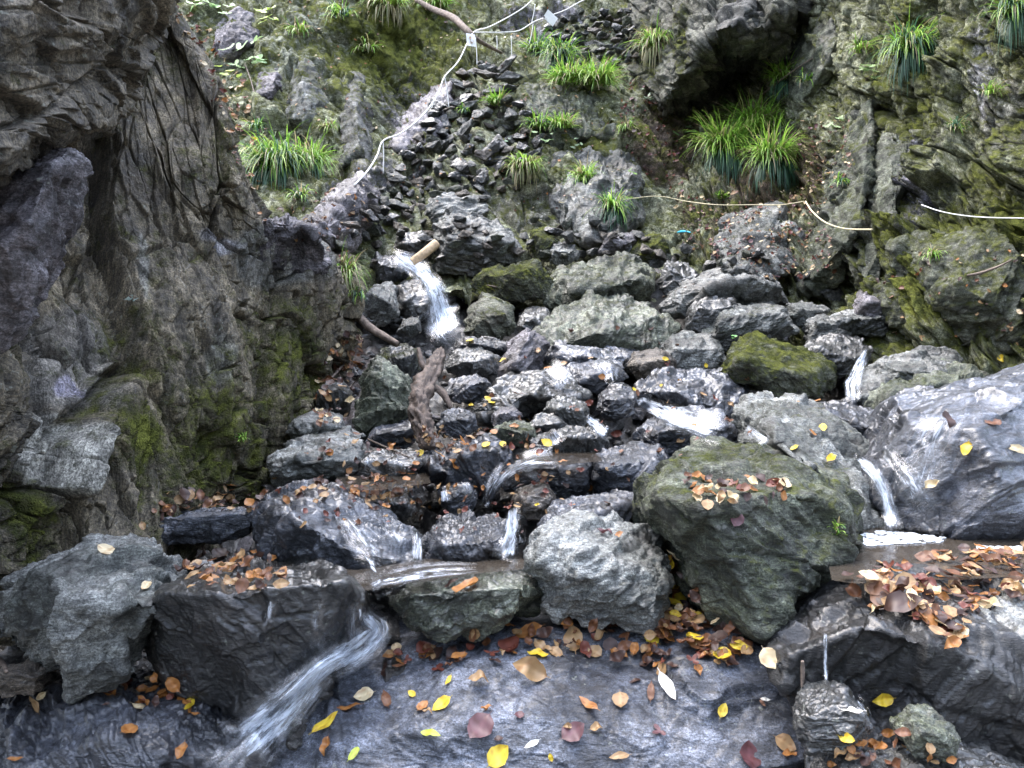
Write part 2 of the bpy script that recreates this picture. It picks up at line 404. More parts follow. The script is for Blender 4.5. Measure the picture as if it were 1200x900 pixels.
boulder('',[(-60,215),(0,200),(45,182),(88,165),(97,195),(78,240),(50,300),(20,350),(-5,395),(-60,440)],ridge=[(0,300,-.1),(60,200,-.05)],sty='purple',D=2.35,Dt=2.5,kind='structure',name='cliff_block',moss=-.6,wet=.5,rough=.8)

# right cliff
Rc=[[(820,-400,13),(900,-400,12),(960,-400,10.6),(1010,-400,9.2),(1060,-400,8.6),(1120,-400,7.6),(1200,-400,6.6),(1400,-400,4.6)],
    [(850,-100,12.6),(915,-100,11.5),(965,-100,10.2),(1010,-100,8.9),(1060,-100,8.1),(1120,-100,7.2),(1200,-100,6.3),(1400,-100,4.4)],
    [(880,30,12.8),(920,30,11),(965,30,9.7),(1010,30,8.6),(1060,30,7.8),(1120,30,6.9),(1200,30,6.1),(1400,30,4.3)],
    [(850,110,12.4),(905,120,10.8),(960,120,9.4),(1005,120,8.4),(1045,120,7.7),(1110,120,6.7),(1200,120,5.9),(1400,120,4.2)],
    [(810,190,10.9),(880,200,10),(940,200,9.2),(1000,200,8.3),(1045,200,7.5),(1100,200,6.5),(1200,200,5.7),(1400,200,4.1)],
    [(800,260,10),(860,260,9.4),(920,260,8.7),(985,260,7.9),(1035,260,6.9),(1100,260,6.2),(1200,260,5.5),(1400,260,4.0)],
    [(800,320,9),(860,325,8.6),(920,325,8.1),(980,325,7.5),(1040,330,6.5),(1100,330,5.9),(1200,330,5.3),(1400,330,3.9)],
    [(800,380,8.4),(860,390,8.0),(920,390,7.5),(980,400,7),(1040,420,6.0),(1110,425,5.5),(1200,440,5.0),(1400,440,3.8)],
    [(800,440,7.8),(860,450,7.4),(920,450,6.9),(980,460,6.5),(1040,500,5.6),(1110,500,5.2),(1200,520,4.8),(1400,520,3.6)]]
patch('right_cliff',Rc,540,560,M_CLIFF,block=.62,bamp=.17,bed=(.92,-.3,.3),tone=((.23,.235,.16),(.10,.105,.07)),
  blobs=[(1075,220,14,60,(.30,.29,.36),1.4),(1045,215,10,30,(.28,.27,.33),1.3),(1150,90,14,70,(.28,.28,.29),1.),(1000,270,60,40,(.10,.09,.08),.7),
         (910,200,70,55,(.12,.085,.06),1.2),(860,270,60,40,(.10,.08,.065),1.),(1040,290,40,60,(.2,.2,.18),.6),(1180,150,40,60,(.16,.15,.15),.6)],
  moss=[(1075,60,30,70,.7),(1110,330,70,80,.85),(1190,300,50,110,.7),(1120,120,60,90,.45),(940,70,40,40,.4),(1020,330,30,40,.4),(1130,60,30,30,.6),(970,230,30,60,.4)],
  wets=[(1075,220,20,70,.9),(1045,215,20,40,.8),(1150,90,16,70,.6)],moss0=.44,wet0=.12,aniso=(3.0,1.4,.33),seed=37.,crack=.9)
# dark overhang above the hollow
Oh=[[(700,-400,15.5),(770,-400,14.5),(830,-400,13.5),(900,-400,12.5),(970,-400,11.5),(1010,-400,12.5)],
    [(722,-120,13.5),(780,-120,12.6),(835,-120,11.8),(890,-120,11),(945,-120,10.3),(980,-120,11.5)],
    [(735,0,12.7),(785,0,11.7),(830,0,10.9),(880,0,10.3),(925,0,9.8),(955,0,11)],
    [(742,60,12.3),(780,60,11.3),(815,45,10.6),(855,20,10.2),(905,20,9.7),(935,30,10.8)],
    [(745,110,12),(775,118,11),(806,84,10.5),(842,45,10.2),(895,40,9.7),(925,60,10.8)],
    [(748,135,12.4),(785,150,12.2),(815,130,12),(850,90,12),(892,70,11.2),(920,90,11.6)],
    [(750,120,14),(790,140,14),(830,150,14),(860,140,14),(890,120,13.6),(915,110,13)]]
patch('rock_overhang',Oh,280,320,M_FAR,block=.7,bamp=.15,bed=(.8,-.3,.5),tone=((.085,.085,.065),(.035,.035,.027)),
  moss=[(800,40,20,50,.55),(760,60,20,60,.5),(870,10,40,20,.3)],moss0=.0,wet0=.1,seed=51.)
# the bed of the ravine under the boulders
bp=[300,340,400,460,520,600,690,760,850,950,1150,1500]
bc=[-700,-300,40,200,330,450,560,680,800,900,1000,1100,1250,1400,1700]
def bedY(x,p):
    y=depth(p) if p<1000 else 1.75-(p-1000)*.0011
    return y*1.07+.24
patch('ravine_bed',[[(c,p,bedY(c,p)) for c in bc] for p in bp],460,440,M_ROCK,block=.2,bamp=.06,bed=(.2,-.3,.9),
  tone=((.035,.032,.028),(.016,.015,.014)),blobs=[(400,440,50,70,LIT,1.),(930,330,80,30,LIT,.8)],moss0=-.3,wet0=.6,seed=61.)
# ravine floor behind and beside the viewpoint
gx,gy=np.meshgrid(np.linspace(-9,9,120),np.linspace(-14,1.7,110)); gv=np.stack([gx.ravel(),gy.ravel(),0*gx.ravel()],1)
gv[:,2]=.05+.16*fbm(gv*.8,4)+.45*np.clip(np.abs(gv[:,0])-1.6,0,9)+.03*np.clip(-gv[:,1],0,20)*-1
gi=np.arange(120*110).reshape(110,120); gt=np.stack([gi[:-1,:-1],gi[:-1,1:],gi[1:,1:],gi[1:,:-1]],-1).reshape(-1,4)
gme=mesh_from('ground',gv,gt); attr(gme,'tone',np.tile([.08,.075,.065],(len(gv),1))); attr(gme,'moss',np.full(len(gv),.1)); attr(gme,'wet',np.full(len(gv),.3))
tag(link('ground',gme,M_ROCK),kind='structure')

# ------------------------------------------------------------------ BOULDERS, near to far
B=boulder
B('long wet blue-grey slab strewn with single leaves across the bottom of the picture',[(270,990),(330,860),(362,810),(395,772),(470,757),(560,748),(620,741),(700,750),(790,752),(880,764),(945,795),(962,850),(968,990)],
  ridge=[(430,825,.33),(580,870,.17),(780,860,.18),(925,815,.28),(935,900,.1),(650,800,.36)],sty='blue',D=2.15,Dt=2.75,ref='the long wet slab at the bottom',wet=.5,rough=.42,gain=1.75,extra=2)
B('dark purple-brown wet bedrock hump in the bottom left corner',[(-90,990),(-90,835),(0,806),(75,806),(150,800),(215,803),(310,822),(335,850),(250,920),(200,990)],
  ridge=[(60,880,.12),(220,870,.12)],sty='blue',D=2.1,Dt=2.55,ref='the bedrock hump in the bottom left corner',wet=.9,gain=.75)
B('rough pale-topped grey boulder at the left edge below the cliff',[(-20,690),(5,662),(40,650),(90,640),(135,638),(180,655),(203,688),(192,722),(165,758),(128,800),(95,808),(62,792),(45,768),(8,752),(-20,730)],
  ridge=[(45,700,-.12),(110,745,-.13),(178,712,-.06)],sty='grey',D=2.35,Dt=2.75,ref='the rough grey boulder at the left edge',wet=.4,gain=1.1)
B('small brown stone wedged under the rough grey boulder at the left edge',[(-25,800),(0,785),(40,778),(62,795),(45,812),(-20,820)],sty='brown',D=2.35,ref='the small brown stone at the left edge')
B('black wet block with vertical front face holding a leafy shelf of water',[(178,740),(190,688),(212,668),(300,662),(385,672),(408,700),(425,740),(400,772),(365,795),(320,818),(255,812),(195,795),(180,775)],
  ridge=[(195,697,-.05),(300,706,-.08),(395,712,-.02),(330,790,-.02)],sty='dark',D=2.38,Dt=2.95,ref='the black wet block left of the chute',wet=1.,back=.6,gain=.6,rough=.7,extra=2)
B('thin striped slab lying on leaves at the foot of the left cliff',[(176,628),(190,612),(215,604),(290,598),(297,612),(292,628),(240,637),(195,638)],ridge=[(182,622,-.03),(292,612,-.03)],sty='blue',D=3.35,Dt=3.6,ref='the thin striped slab under the left cliff',wet=.5)
B('bluish wet boulder with a dark left facet beside the upper leaf shelf',[(302,640),(302,592),(330,580),(385,575),(440,588),(472,618),(500,648),(495,668),(440,676),(345,678),(318,665)],ridge=[(345,610,-.08),(400,640,-.08),(460,655,-.04)],sty='blue',D=3.0,Dt=3.6,ref='the bluish wet boulder with the dark facet',wet=.95)
B('small rounded wet boulder between two thin falls',[(496,628),(515,613),(560,610),(592,618),(603,645),(590,662),(525,670),(503,655)],ridge=[(520,632,-.04),(580,636,-.04)],sty='blue',D=3.0,ref='the small boulder between the thin falls',wet=.9,gain=.8)
B('low flat-topped stone with a curled brown leaf beside the front chute',[(468,705),(480,690),(540,674),(605,664),(632,682),(635,715),(585,728),(525,746),(484,748),(468,728)],ridge=[(478,700,-.04),(560,694,-.05),(628,700,-.03)],sty='green',D=2.62,Dt=3.0,ref='the low flat stone right of the chute',wet=.7,moss=-.2)
B('pale angular grey boulder with diagonal cracks in the middle of the foreground',[(610,640),(640,622),(672,608),(720,608),(757,622),(778,650),(788,682),(772,728),(725,722),(660,724),(640,705),(618,672)],ridge=[(640,648,-.1),(705,668,-.13),(768,690,-.08)],sty='grey',D=2.68,Dt=3.1,ref='the pale angular boulder in the middle',wet=.45,gain=1.25)
B('sloping wet slab behind the pale angular boulder',[(628,625),(650,596),(700,578),(745,585),(760,610),(740,640),(650,650)],sty='blue',D=3.15,Dt=3.75,ref='the slab behind the pale angular boulder',wet=.8)
B('huge mossy boulder leaning over the right of the foreground',[(748,600),(755,565),(790,530),(850,518),(930,535),(975,560),(1000,610),(998,650),(975,690),(935,725),(897,745),(868,735),(822,712),(790,665),(760,625)],
  ridge=[(782,585,-.08),(868,606,-.38),(975,600,-.12),(892,735,-.22)],sty='green',D=2.72,Dt=3.75,ref='the huge mossy boulder',wet=.3,moss=.2,rough=.8,lvl=8,extra=1,gain=.85)
B('long lichen-grey slab tilted up behind the huge mossy boulder',[(862,520),(865,480),(900,463),(950,465),(985,492),(1012,535),(1030,585),(1030,635),(1005,660),(960,600),(890,550)],ridge=[(930,520,-.1),(990,580,-.1)],sty='grey',D=3.35,Dt=4.7,ref='the lichen-grey slab behind the mossy boulder',wet=.25,gain=1.15,moss=.0)
B('large shiny lavender-wet boulder at the right edge above the pool',[(1025,580),(1035,535),(1060,497),(1120,457),(1200,428),(1300,400),(1330,520),(1300,640),(1200,640),(1110,632),(1055,612)],
  ridge=[(1100,520,-.05),(1100,600,-.08),(1220,600,-.1)],sty='blue',D=3.15,Dt=4.3,ref='the large shiny boulder at the right edge',wet=1.,gain=1.3,rough=.6,extra=2)
B('black dripping rock wall holding up the pool at the right',[(1010,1000),(975,880),(945,800),(908,748),(955,708),(1000,684),(1060,674),(1130,672),(1200,690),(1320,720),(1340,1000)],ridge=[(960,762,-.12),(1060,748,-.16),(1140,770,-.18),(1220,820,-.16),(1040,920,-.05),(1180,930,-.05)],
  sty='dark',D=2.36,Dt=2.68,ref='the black rock wall under the pool',wet=.75,rough=.7,gain=.35,extra=2)
B('sloping grey rock at the right edge beside the leaf-filled outlet',[(1128,725),(1165,694),(1230,672),(1310,690),(1300,810),(1200,800),(1150,770)],ridge=[(1190,760,-.06)],sty='grey',D=2.25,Dt=2.6,ref='the sloping grey rock at the right edge',wet=.8)
B('small wet grey stone under the thin drip at the bottom right',[(935,850),(950,815),(985,805),(1010,830),(1022,868),(1000,890),(950,885)],sty='dark',D=1.98,ref='the wet stone under the drip',gain=1.5)
B('grey-green stone half in shadow near the bottom right corner',[(1055,860),(1070,842),(1110,845),(1126,868),(1115,890),(1070,885)],sty='green',D=1.95,ref='the grey-green stone bottom right',wet=.6,gain=1.1)
B('leaf-covered low bedrock at the bottom right edge',[(960,1000),(955,900),(1000,882),(1080,878),(1150,905),(1250,930),(1250,1000)],sty='dark',D=1.95,Dt=2.2,ref='the low bedrock bottom right',gain=1.4)
# ---- middle: left side
B('dark wet step with small trickles above the leaf shelf',[(395,590),(405,574),(450,566),(485,575),(492,600),(470,615),(405,615)],sty='dark',D=3.55,ref='the dark wet step',gain=1.3)
B('small wet stone with a foamy side above the thin fall',[(512,575),(525,560),(552,562),(562,580),(556,595),(520,596)],sty='blue',D=3.8,ref='the small wet stone above the thin fall')
B('brown round stone directly under the centre spillway',[(600,585),(608,572),(640,568),(652,582),(648,600),(628,608),(605,606)],sty='brown',D=3.6,ref='the brown stone under the spillway',wet=.7)
B('pale-topped boulder with leaves lying against the left cliff foot',[(313,545),(325,528),(360,512),(402,498),(424,508),(424,538),(412,568),(360,580),(325,568)],ridge=[(325,542,-.05),(385,538,-.08),(420,525,-.03)],sty='grey',D=3.95,Dt=4.7,ref='the pale-topped boulder by the left cliff',wet=.5,moss=-.1,gain=1.1)
B('black streaming ledge left of the centre block',[(412,545),(425,533),(460,528),(495,535),(500,552),(480,562),(415,562)],sty='dark',D=4.0,ref='the black streaming ledge',gain=1.2)
B('square bluish block with orange leaves in the stream centre',[(488,552),(490,535),(530,522),(580,515),(600,525),(600,552),(585,578),(555,582),(515,565)],ridge=[(510,542,-.06),(580,535,-.06)],sty='blue',D=3.95,Dt=4.6,ref='the square bluish block in the centre',wet=.8)
B('smooth spillway rock with water sliding over its rounded top',[(580,572),(595,552),(640,535),(690,530),(705,548),(695,575),(650,582),(600,582)],sty='blue',D=3.85,Dt=4.5,ref='the smooth spillway rock',wet=1.)
B('blue-green blocky stone against the huge mossy boulder',[(690,555),(698,538),(735,522),(780,515),(795,535),(780,568),(752,585),(715,578)],ridge=[(705,548,-.05),(760,540,-.08)],sty='blue',D=3.8,Dt=4.6,ref='the blue-green blocky stone',wet=.6)
B('wide dark stone bar lying across the stream',[(618,525),(630,512),(680,500),(712,505),(718,522),(690,534),(630,536)],sty='dark',D=4.35,ref='the wide dark stone bar',gain=1.3)
B('greenish-brown flat stone touching the dark stone bar',[(575,512),(582,500),(610,492),(630,500),(632,516),(610,524),(585,520)],sty='green',D=4.5,ref='the greenish-brown flat stone')
B('lower of two wet stones stacked at midstream',[(618,500),(630,486),(655,488),(667,498),(662,510),(635,512)],sty='dark',D=4.6,ref='the lower wet midstream stone',gain=1.6)
B('upper of two wet stones stacked at midstream',[(636,482),(650,468),(680,467),(692,478),(690,497),(662,498),(643,492)],sty='dark',D=4.75,ref='the upper wet midstream stone',gain=1.8)
B('small purple-black stone under the arched rock',[(576,488),(588,473),(604,475),(614,490),(605,500),(580,500)],sty='purple',D=4.8,ref='the small purple-black stone',gain=.6)
B('round speckled stone right of the weathered stump',[(512,500),(520,484),(540,478),(557,486),(560,502),(545,512),(520,512)],sty='blue',D=4.6,ref='the round speckled stone by the stump')
B('arched black rock with a shiny wet crown in the stream centre',[(535,488),(548,468),(580,448),(615,436),(655,440),(682,456),(690,468),(660,478),(620,484),(575,490),(550,496)],ridge=[(570,470,-.05),(625,462,-.06)],sty='dark',D=5.0,Dt=5.6,ref='the arched black rock',wet=1.,gain=1.3)
B('big triangular grey-green boulder standing on its base left of the stump',[(406,500),(414,470),(428,436),(441,416),(455,424),(478,450),(487,470),(484,488),(455,505),(425,512)],ridge=[(440,425,-.02),(432,480,-.1),(470,480,-.1)],sty='green',D=4.75,Dt=5.1,ref='the triangular grey-green boulder',wet=.35,moss=-.2,gain=1.2)
B('flat blue stone beneath the triangular boulder',[(428,520),(440,503),(470,494),(492,492),(494,515),(475,526),(440,528)],sty='blue',D=4.5,ref='the flat blue stone below the triangle',wet=.7)
B('dark stone with a mossy cap above the triangular boulder',[(442,420),(452,408),(475,404),(494,412),(496,432),(484,448),(464,436)],sty='dark',D=5.9,ref='the moss-capped dark stone',moss=.2,gain=1.6)
B('small dark rock in the litter left of the triangular boulder',[(368,478),(380,450),(402,446),(414,462),(408,486),(385,494)],sty='dark',D=4.9,ref='the dark rock in the litter',gain=1.6)
B('pale little slab half under leaves at the left cliff foot',[(332,515),(342,495),(370,482),(402,486),(405,500),(375,515),(345,524)],sty='grey',D=4.5,ref='the pale slab under leaves',wet=.4)
# ---- middle: right of centre
B('wet blue rib in front of the foaming run',[(698,480),(705,458),(728,448),(748,462),(742,486),(715,494)],sty='blue',D=4.95,ref='the wet blue rib',gain=.8)
B('pale blue stone with leaves under the lichen slab',[(662,445),(668,428),(695,418),(728,424),(735,442),(715,458),(685,456)],sty='blue',D=5.5,ref='the pale blue leafy stone')
B('broad shiny folded boulder right of the foaming run',[(742,458),(755,440),(790,430),(838,434),(870,446),(880,468),(860,486),(810,490),(765,478)],ridge=[(800,462,-.08)],sty='blue',D=5.0,Dt=5.7,ref='the broad shiny folded boulder',wet=1.)
B('water-washed blue slab under the foaming run',[(745,520),(752,492),(800,480),(850,488),(872,505),(868,528),(820,535),(770,535)],sty='blue',D=4.3,Dt=5.0,ref='the water-washed slab')
B('brown stone beside the folded boulder',[(735,430),(745,414),(770,410),(792,424),(785,444),(755,450)],sty='brown',D=5.7,ref='the brown stone by the folded boulder')
B('grey stone perched left of the bright mossy boulder',[(775,422),(782,400),(808,390),(842,400),(850,425),(825,438),(790,434)],sty='grey',D=5.9,ref='the grey stone left of the bright moss')
B('mossy low boulder with bright green crown above the side trickle',[(846,436),(856,408),(880,390),(915,396),(952,414),(985,440),(986,458),(940,462),(885,462),(858,450)],ridge=[(870,425,-.06),(940,440,-.06)],sty='moss',D=5.3,Dt=6.0,ref='the bright mossy boulder',moss=.5)
B('grey slanted boulder with mossy foot right of the stream head',[(822,402),(845,375),(872,355),(905,355),(928,370),(935,388),(900,398),(855,408)],sty='grey',D=6.2,Dt=7.,ref='the grey slanted boulder',moss=.05,wet=.35)
B('dark rounded boulder below the broad ridge stone',[(802,392),(808,362),(832,343),(862,345),(868,365),(848,392),(818,404)],sty='dark',D=6.4,Dt=6.9,ref='the dark rounded boulder',gain=1.7)
B('broad pale ridge stone spanning behind the dark rounded boulder',[(778,358),(800,330),(848,315),(892,328),(928,350),(905,362),(860,352),(810,368),(785,372)],sty='grey',D=6.9,Dt=7.7,ref='the broad pale ridge stone',wet=.5)
B('dark square stone left of the side fall',[(936,412),(950,400),(985,392),(1010,394),(1018,410),(1005,430),(985,442),(958,430)],sty='dark',D=5.7,ref='the dark square stone by the side fall',gain=1.8)
B('grey block under the long flat roof stone',[(938,380),(955,370),(995,372),(1006,390),(985,402),(948,404)],sty='grey',D=6.2,ref='the grey block under the roof stone',gain=.8)
B('long flat roof stone overhanging a black gap near the right cliff',[(962,378),(985,366),(1035,360),(1048,372),(1040,388),(1010,392),(975,392)],sty='grey',D=6.25,ref='the flat roof stone',wet=.7)
B('solitary dark stone at the foot of the right gully',[(955,345),(965,328),(985,325),(1002,338),(1002,352),(982,358)],sty='dark',D=7.4,ref='the solitary dark gully stone',gain=1.6)
B('small grey stone between the gully stone and the ridge stone',[(915,372),(925,358),(950,355),(972,362),(965,378),(935,382)],sty='grey',D=6.6,ref='the small grey stone by the ridge stone')
B('pale lumpy stone at the right cliff foot',[(1000,368),(1003,345),(1022,332),(1048,352),(1050,376),(1020,384)],sty='purple',D=6.3,ref='the pale stone at the right cliff foot',gain=1.3)
B('long narrow ledge stone at the foot of the right cliff',[(1028,446),(1036,426),(1065,414),(1118,408),(1128,420),(1095,434),(1055,455),(1035,466)],sty='grey',D=5.0,Dt=5.5,ref='the long ledge stone',wet=.5)
B('brownish-green boulder slanting down to the shiny boulder',[(1018,490),(1045,456),(1090,432),(1140,428),(1170,445),(1130,478),(1065,500),(1030,500)],sty='green',D=4.5,Dt=5.2,ref='the brownish-green slanting boulder',wet=.3)
B('rounded stone beside the side fall on its right',[(1000,478),(1008,438),(1030,424),(1048,440),(1040,468),(1020,488)],sty='grey',D=5.0,ref='the stone right of the side fall',gain=.9)
B('flat wet step between the side fall and the right-hand cascade',[(935,500),(948,478),(985,468),(1030,485),(1050,505),(1035,535),(985,520)],sty='blue',D=4.3,Dt=5.1,ref='the flat wet step',wet=.95,gain=.8)
# ---- upper stream head
B('dark pointed rock on the left bank of the upper fall',[(463,350),(468,330),(490,326),(509,348),(503,368),(487,378),(468,366)],sty='dark',D=7.0,ref='the dark pointed rock by the upper fall',gain=1.6)
B('upright grey stone left of the upper fall',[(426,370),(430,345),(450,326),(463,340),(467,372),(445,384)],sty='grey',D=6.8,ref='the upright grey stone')
B('small stone at the lower left of the upper fall',[(466,388),(474,374),(492,374),(496,388),(482,396)],sty='grey',D=6.5,ref='the small stone by the upper fall')
B('mossy sloping rock on the right bank of the upper fall',[(545,392),(548,365),(572,344),(598,362),(604,385),(580,400),(556,402)],sty='moss',D=6.5,ref='the mossy rock right of the upper fall',moss=.15)
B('wide low boulder with a moss carpet above the upper fall',[(550,340),(560,322),(595,312),(640,314),(652,332),(640,348),(600,350),(565,350)],sty='moss',D=7.3,ref='the moss-carpeted boulder',moss=.4)
B('long brownish boulder leaning on the moss-carpeted one',[(642,355),(648,325),(690,304),(745,304),(776,322),(775,345),(740,354),(690,354),(660,370)],sty='green',D=7.2,Dt=8.,ref='the long brownish boulder')
B('dark triangular stone left of the broad lichen slab',[(604,385),(615,362),(640,358),(648,375),(635,395),(612,400)],sty='dark',D=6.7,ref='the dark triangular stone',gain=1.6)
B('broad pale lichen slab in the middle of the stream head',[(630,392),(650,368),(685,350),(738,346),(775,360),(793,382),(785,400),(740,408),(690,414),(645,410)],ridge=[(700,388,-.1)],sty='green',D=6.2,Dt=7.1,ref='the broad lichen slab',wet=.5,moss=.05,gain=1.25)
B('bright wet apron of rock below the lichen slab',[(636,425),(640,402),(690,398),(735,404),(750,420),(725,436),(680,440)],sty='blue',D=5.9,Dt=6.5,ref='the bright wet apron',wet=1.,gain=1.3)
B('purplish triangular stone pointing up at midstream',[(576,425),(592,405),(624,388),(640,404),(640,428),(622,446),(590,440)],ridge=[(620,395,-.04),(605,430,-.08)],sty='purple',D=5.7,ref='the purplish triangular stone',wet=.5)
B('dark broken stone left of the purplish triangular one',[(520,432),(530,414),(560,408),(584,418),(582,438),(545,444)],sty='dark',D=5.7,ref='the dark broken stone',gain=1.7)
B('flat dark shelf below the upper fall',[(520,412),(535,400),(575,396),(600,402),(595,414),(560,418),(535,420)],sty='blue',D=6.1,ref='the flat dark shelf',gain=.7)
B('blue flat stone between the stump and the arched rock',[(520,462),(530,446),(560,440),(578,450),(560,468),(535,474)],sty='blue',D=5.2,ref='the blue flat stone by the arch')
B('large square-shouldered boulder with a mossy corner at the stream head',[(508,312),(512,272),(526,248),(562,252),(592,266),(609,290),(607,314),(560,322),(520,320)],ridge=[(530,272,-.12),(590,286,-.1)],sty='grey',D=8.0,Dt=8.5,ref='the square-shouldered boulder',gain=.95)
B('flat-topped slab perched behind the square-shouldered boulder',[(497,252),(500,230),(530,226),(568,232),(572,250),(545,262),(512,262)],ridge=[(510,240,-.06)],sty='grey',D=9.0,ref='the perched flat slab',gain=1.1)
B('small dark stone beside the cut log',[(462,290),(466,276),(492,270),(512,282),(508,296),(480,298)],sty='dark',D=8.2,ref='the dark stone by the log',gain=1.7)
B('stone with a yellow-green mossy cap right of the square boulder',[(618,292),(624,272),(646,263),(656,285),(652,304),(626,306)],sty='moss',D=8.2,ref='the moss-capped stone',moss=.45)
B('low grey stone right of the moss-capped stone',[(640,300),(648,286),(672,286),(680,300),(665,310),(645,310)],sty='grey',D=8.1,ref='the low grey stone')
B('moss-crowned dark boulder at the top right of the stream head',[(738,300),(742,280),(764,275),(782,294),(788,306),(755,312)],sty='moss',D=8.2,ref='the moss-crowned boulder',moss=.45)
B('thin tilted plate of pale rock beside the moss-crowned boulder',[(696,302),(712,286),(744,272),(748,282),(722,300)],sty='purple',D=8.3,ref='the thin tilted plate')
B('dark-sided stone behind the broad ridge stone',[(772,330),(782,306),(806,306),(820,325),(805,345),(782,346)],sty='dark',D=7.3,ref='the dark stone behind the ridge stone',gain=1.6)
B('wet dark lip stone at the head of the upper fall',[(430,320),(440,300),(468,302),(482,318),(470,330),(440,334)],sty='blue',D=7.6,ref='the lip stone of the upper fall',gain=.7)

# ---- outcrops standing out of the slopes
bpy.context.view_layer.update()
def outcrop(label,outline,D,Dt,sty,e=.28,**k): return B(embed=e,label=label,outline=outline,D=D,Dt=Dt,sty=sty,name='rock_outcrop',cat='rock outcrop',**k)
outcrop('bluish slab tilted on the upper left slope under pale leaves',[(248,70),(256,30),(282,8),(302,22),(298,52),(276,78)],9.0,9.6,'purple',wet=.1,moss=-.1)
outcrop('small bluish stone face below the pale lobed leaves',[(298,112),(304,84),(326,82),(330,100),(316,118)],8.6,8.9,'purple',wet=.1)
outcrop('jagged grey outcrop on the left slope above the blue-green tuft',[(330,150),(336,100),(352,70),(378,80),(382,120),(365,158)],9.0,9.4,'grey',moss=.25,wet=.1)
outcrop('narrow dark fin of rock beside the white rope',[(402,185),(405,110),(415,78),(428,90),(436,150),(430,200)],9.4,9.8,'grey',wet=.1,gain=.7,moss=.2)
outcrop('lavender wet slab under the lower end of the white rope',[(362,285),(378,245),(402,215),(430,205),(446,222),(430,255),(398,292)],7.9,8.8,'purple',wet=.4,moss=-.5,gain=1.4)
outcrop('lavender wet slab in the gully behind the tumbled pile',[(462,180),(470,140),(500,104),(530,98),(524,140),(500,185)],10.6,11.6,'purple',wet=.4,moss=-.5,gain=1.4)
outcrop('ragged grey ledge at the tip of the left cliff',[(290,300),(300,262),(340,255),(372,285),(385,312),(350,330)],5.9,6.5,'purple',wet=.25,gain=1.)
outcrop('broad leaning rib with a mossy edge on the right cliff',[(1000,150),(1020,118),(1038,128),(1034,175),(1004,265),(975,335),(938,340),(965,240)],7.9,8.1,'green',moss=.2,wet=.2)
outcrop('thin dark rib right of the broad leaning one',[(1042,150),(1052,138),(1062,165),(1050,250),(1030,330),(1008,335),(1024,240)],7.1,7.3,'green',moss=.1,wet=.2)
outcrop('blunt grey nose of rock under the brown gully',[(846,300),(856,255),(890,240),(925,262),(930,310),(895,335),(860,328)],8.3,8.8,'grey',moss=.05)
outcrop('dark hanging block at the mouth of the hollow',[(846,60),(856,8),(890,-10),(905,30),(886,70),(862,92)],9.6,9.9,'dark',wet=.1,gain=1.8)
outcrop('pale mossy wedge of rock right of the hollow',[(925,110),(930,55),(960,20),(985,40),(978,90),(950,125)],9.2,9.5,'green',moss=.2)
outcrop('knobbly mossy bulge low on the right cliff',[(1050,350),(1055,290),(1100,262),(1170,265),(1210,310),(1205,390),(1130,415),(1070,405)],5.35,5.7,'moss',moss=.35,rough=1.2)
outcrop('rounded rock face left of the gully on the back slope',[(640,225),(655,185),(700,170),(745,190),(752,250),(720,285),(660,275)],9.9,10.5,'grey',moss=.1)
outcrop('mossy knob on the bank under the dry-stone bank',[(600,150),(605,110),(640,95),(700,112),(735,135),(730,165),(670,175),(630,170)],10.9,11.6,'green',moss=.25)
# ------------------------------------------------------------------ looking things up on the built surfaces
CAM=Vector((0,0,CZ))
def fresh():
    bpy.context.view_layer.update(); return bpy.context.evaluated_depsgraph_get()
DG=fresh()
def ray(px,py):
    d=Vector(((px-600)/F,1,(450-py)/F)).normalized()
    ok,loc,n,i,ob,_=SC.ray_cast(DG,CAM,d)
    if not ok: return None
    return loc,n,ob
def inside(x,y,poly):
    c=False; j=len(poly)-1
    for i in range(len(poly)):
        if (poly[i][1]>y)!=(poly[j][1]>y) and x<(poly[j][0]-poly[i][0])*(y-poly[i][1])/(poly[j][1]-poly[i][1])+poly[i][0]: c=not c
        j=i
    return c
def sample(poly,n,dist=0):
    xs=[p[0] for p in poly]; ys=[p[1] for p in poly]; out=[]; t=0
    while len(out)<n and t<n*40:
        t+=1; x=random.uniform(min(xs),max(xs)); y=random.uniform(min(ys),max(ys))
        if inside(x,y,poly) and (not dist or all((x-a)**2+(y-b)**2>dist*dist for a,b in out)): out.append((x,y))
    return out
def orient(n,spin,tilt=.0):
    n=Vector(n).normalized(); n=(n+Vector((random.uniform(-1,1),random.uniform(-1,1),random.uniform(-1,1)))*tilt).normalized()
    return n.to_track_quat('Z','Y') @ Matrix.Rotation(spin,3,'Z').to_quaternion()

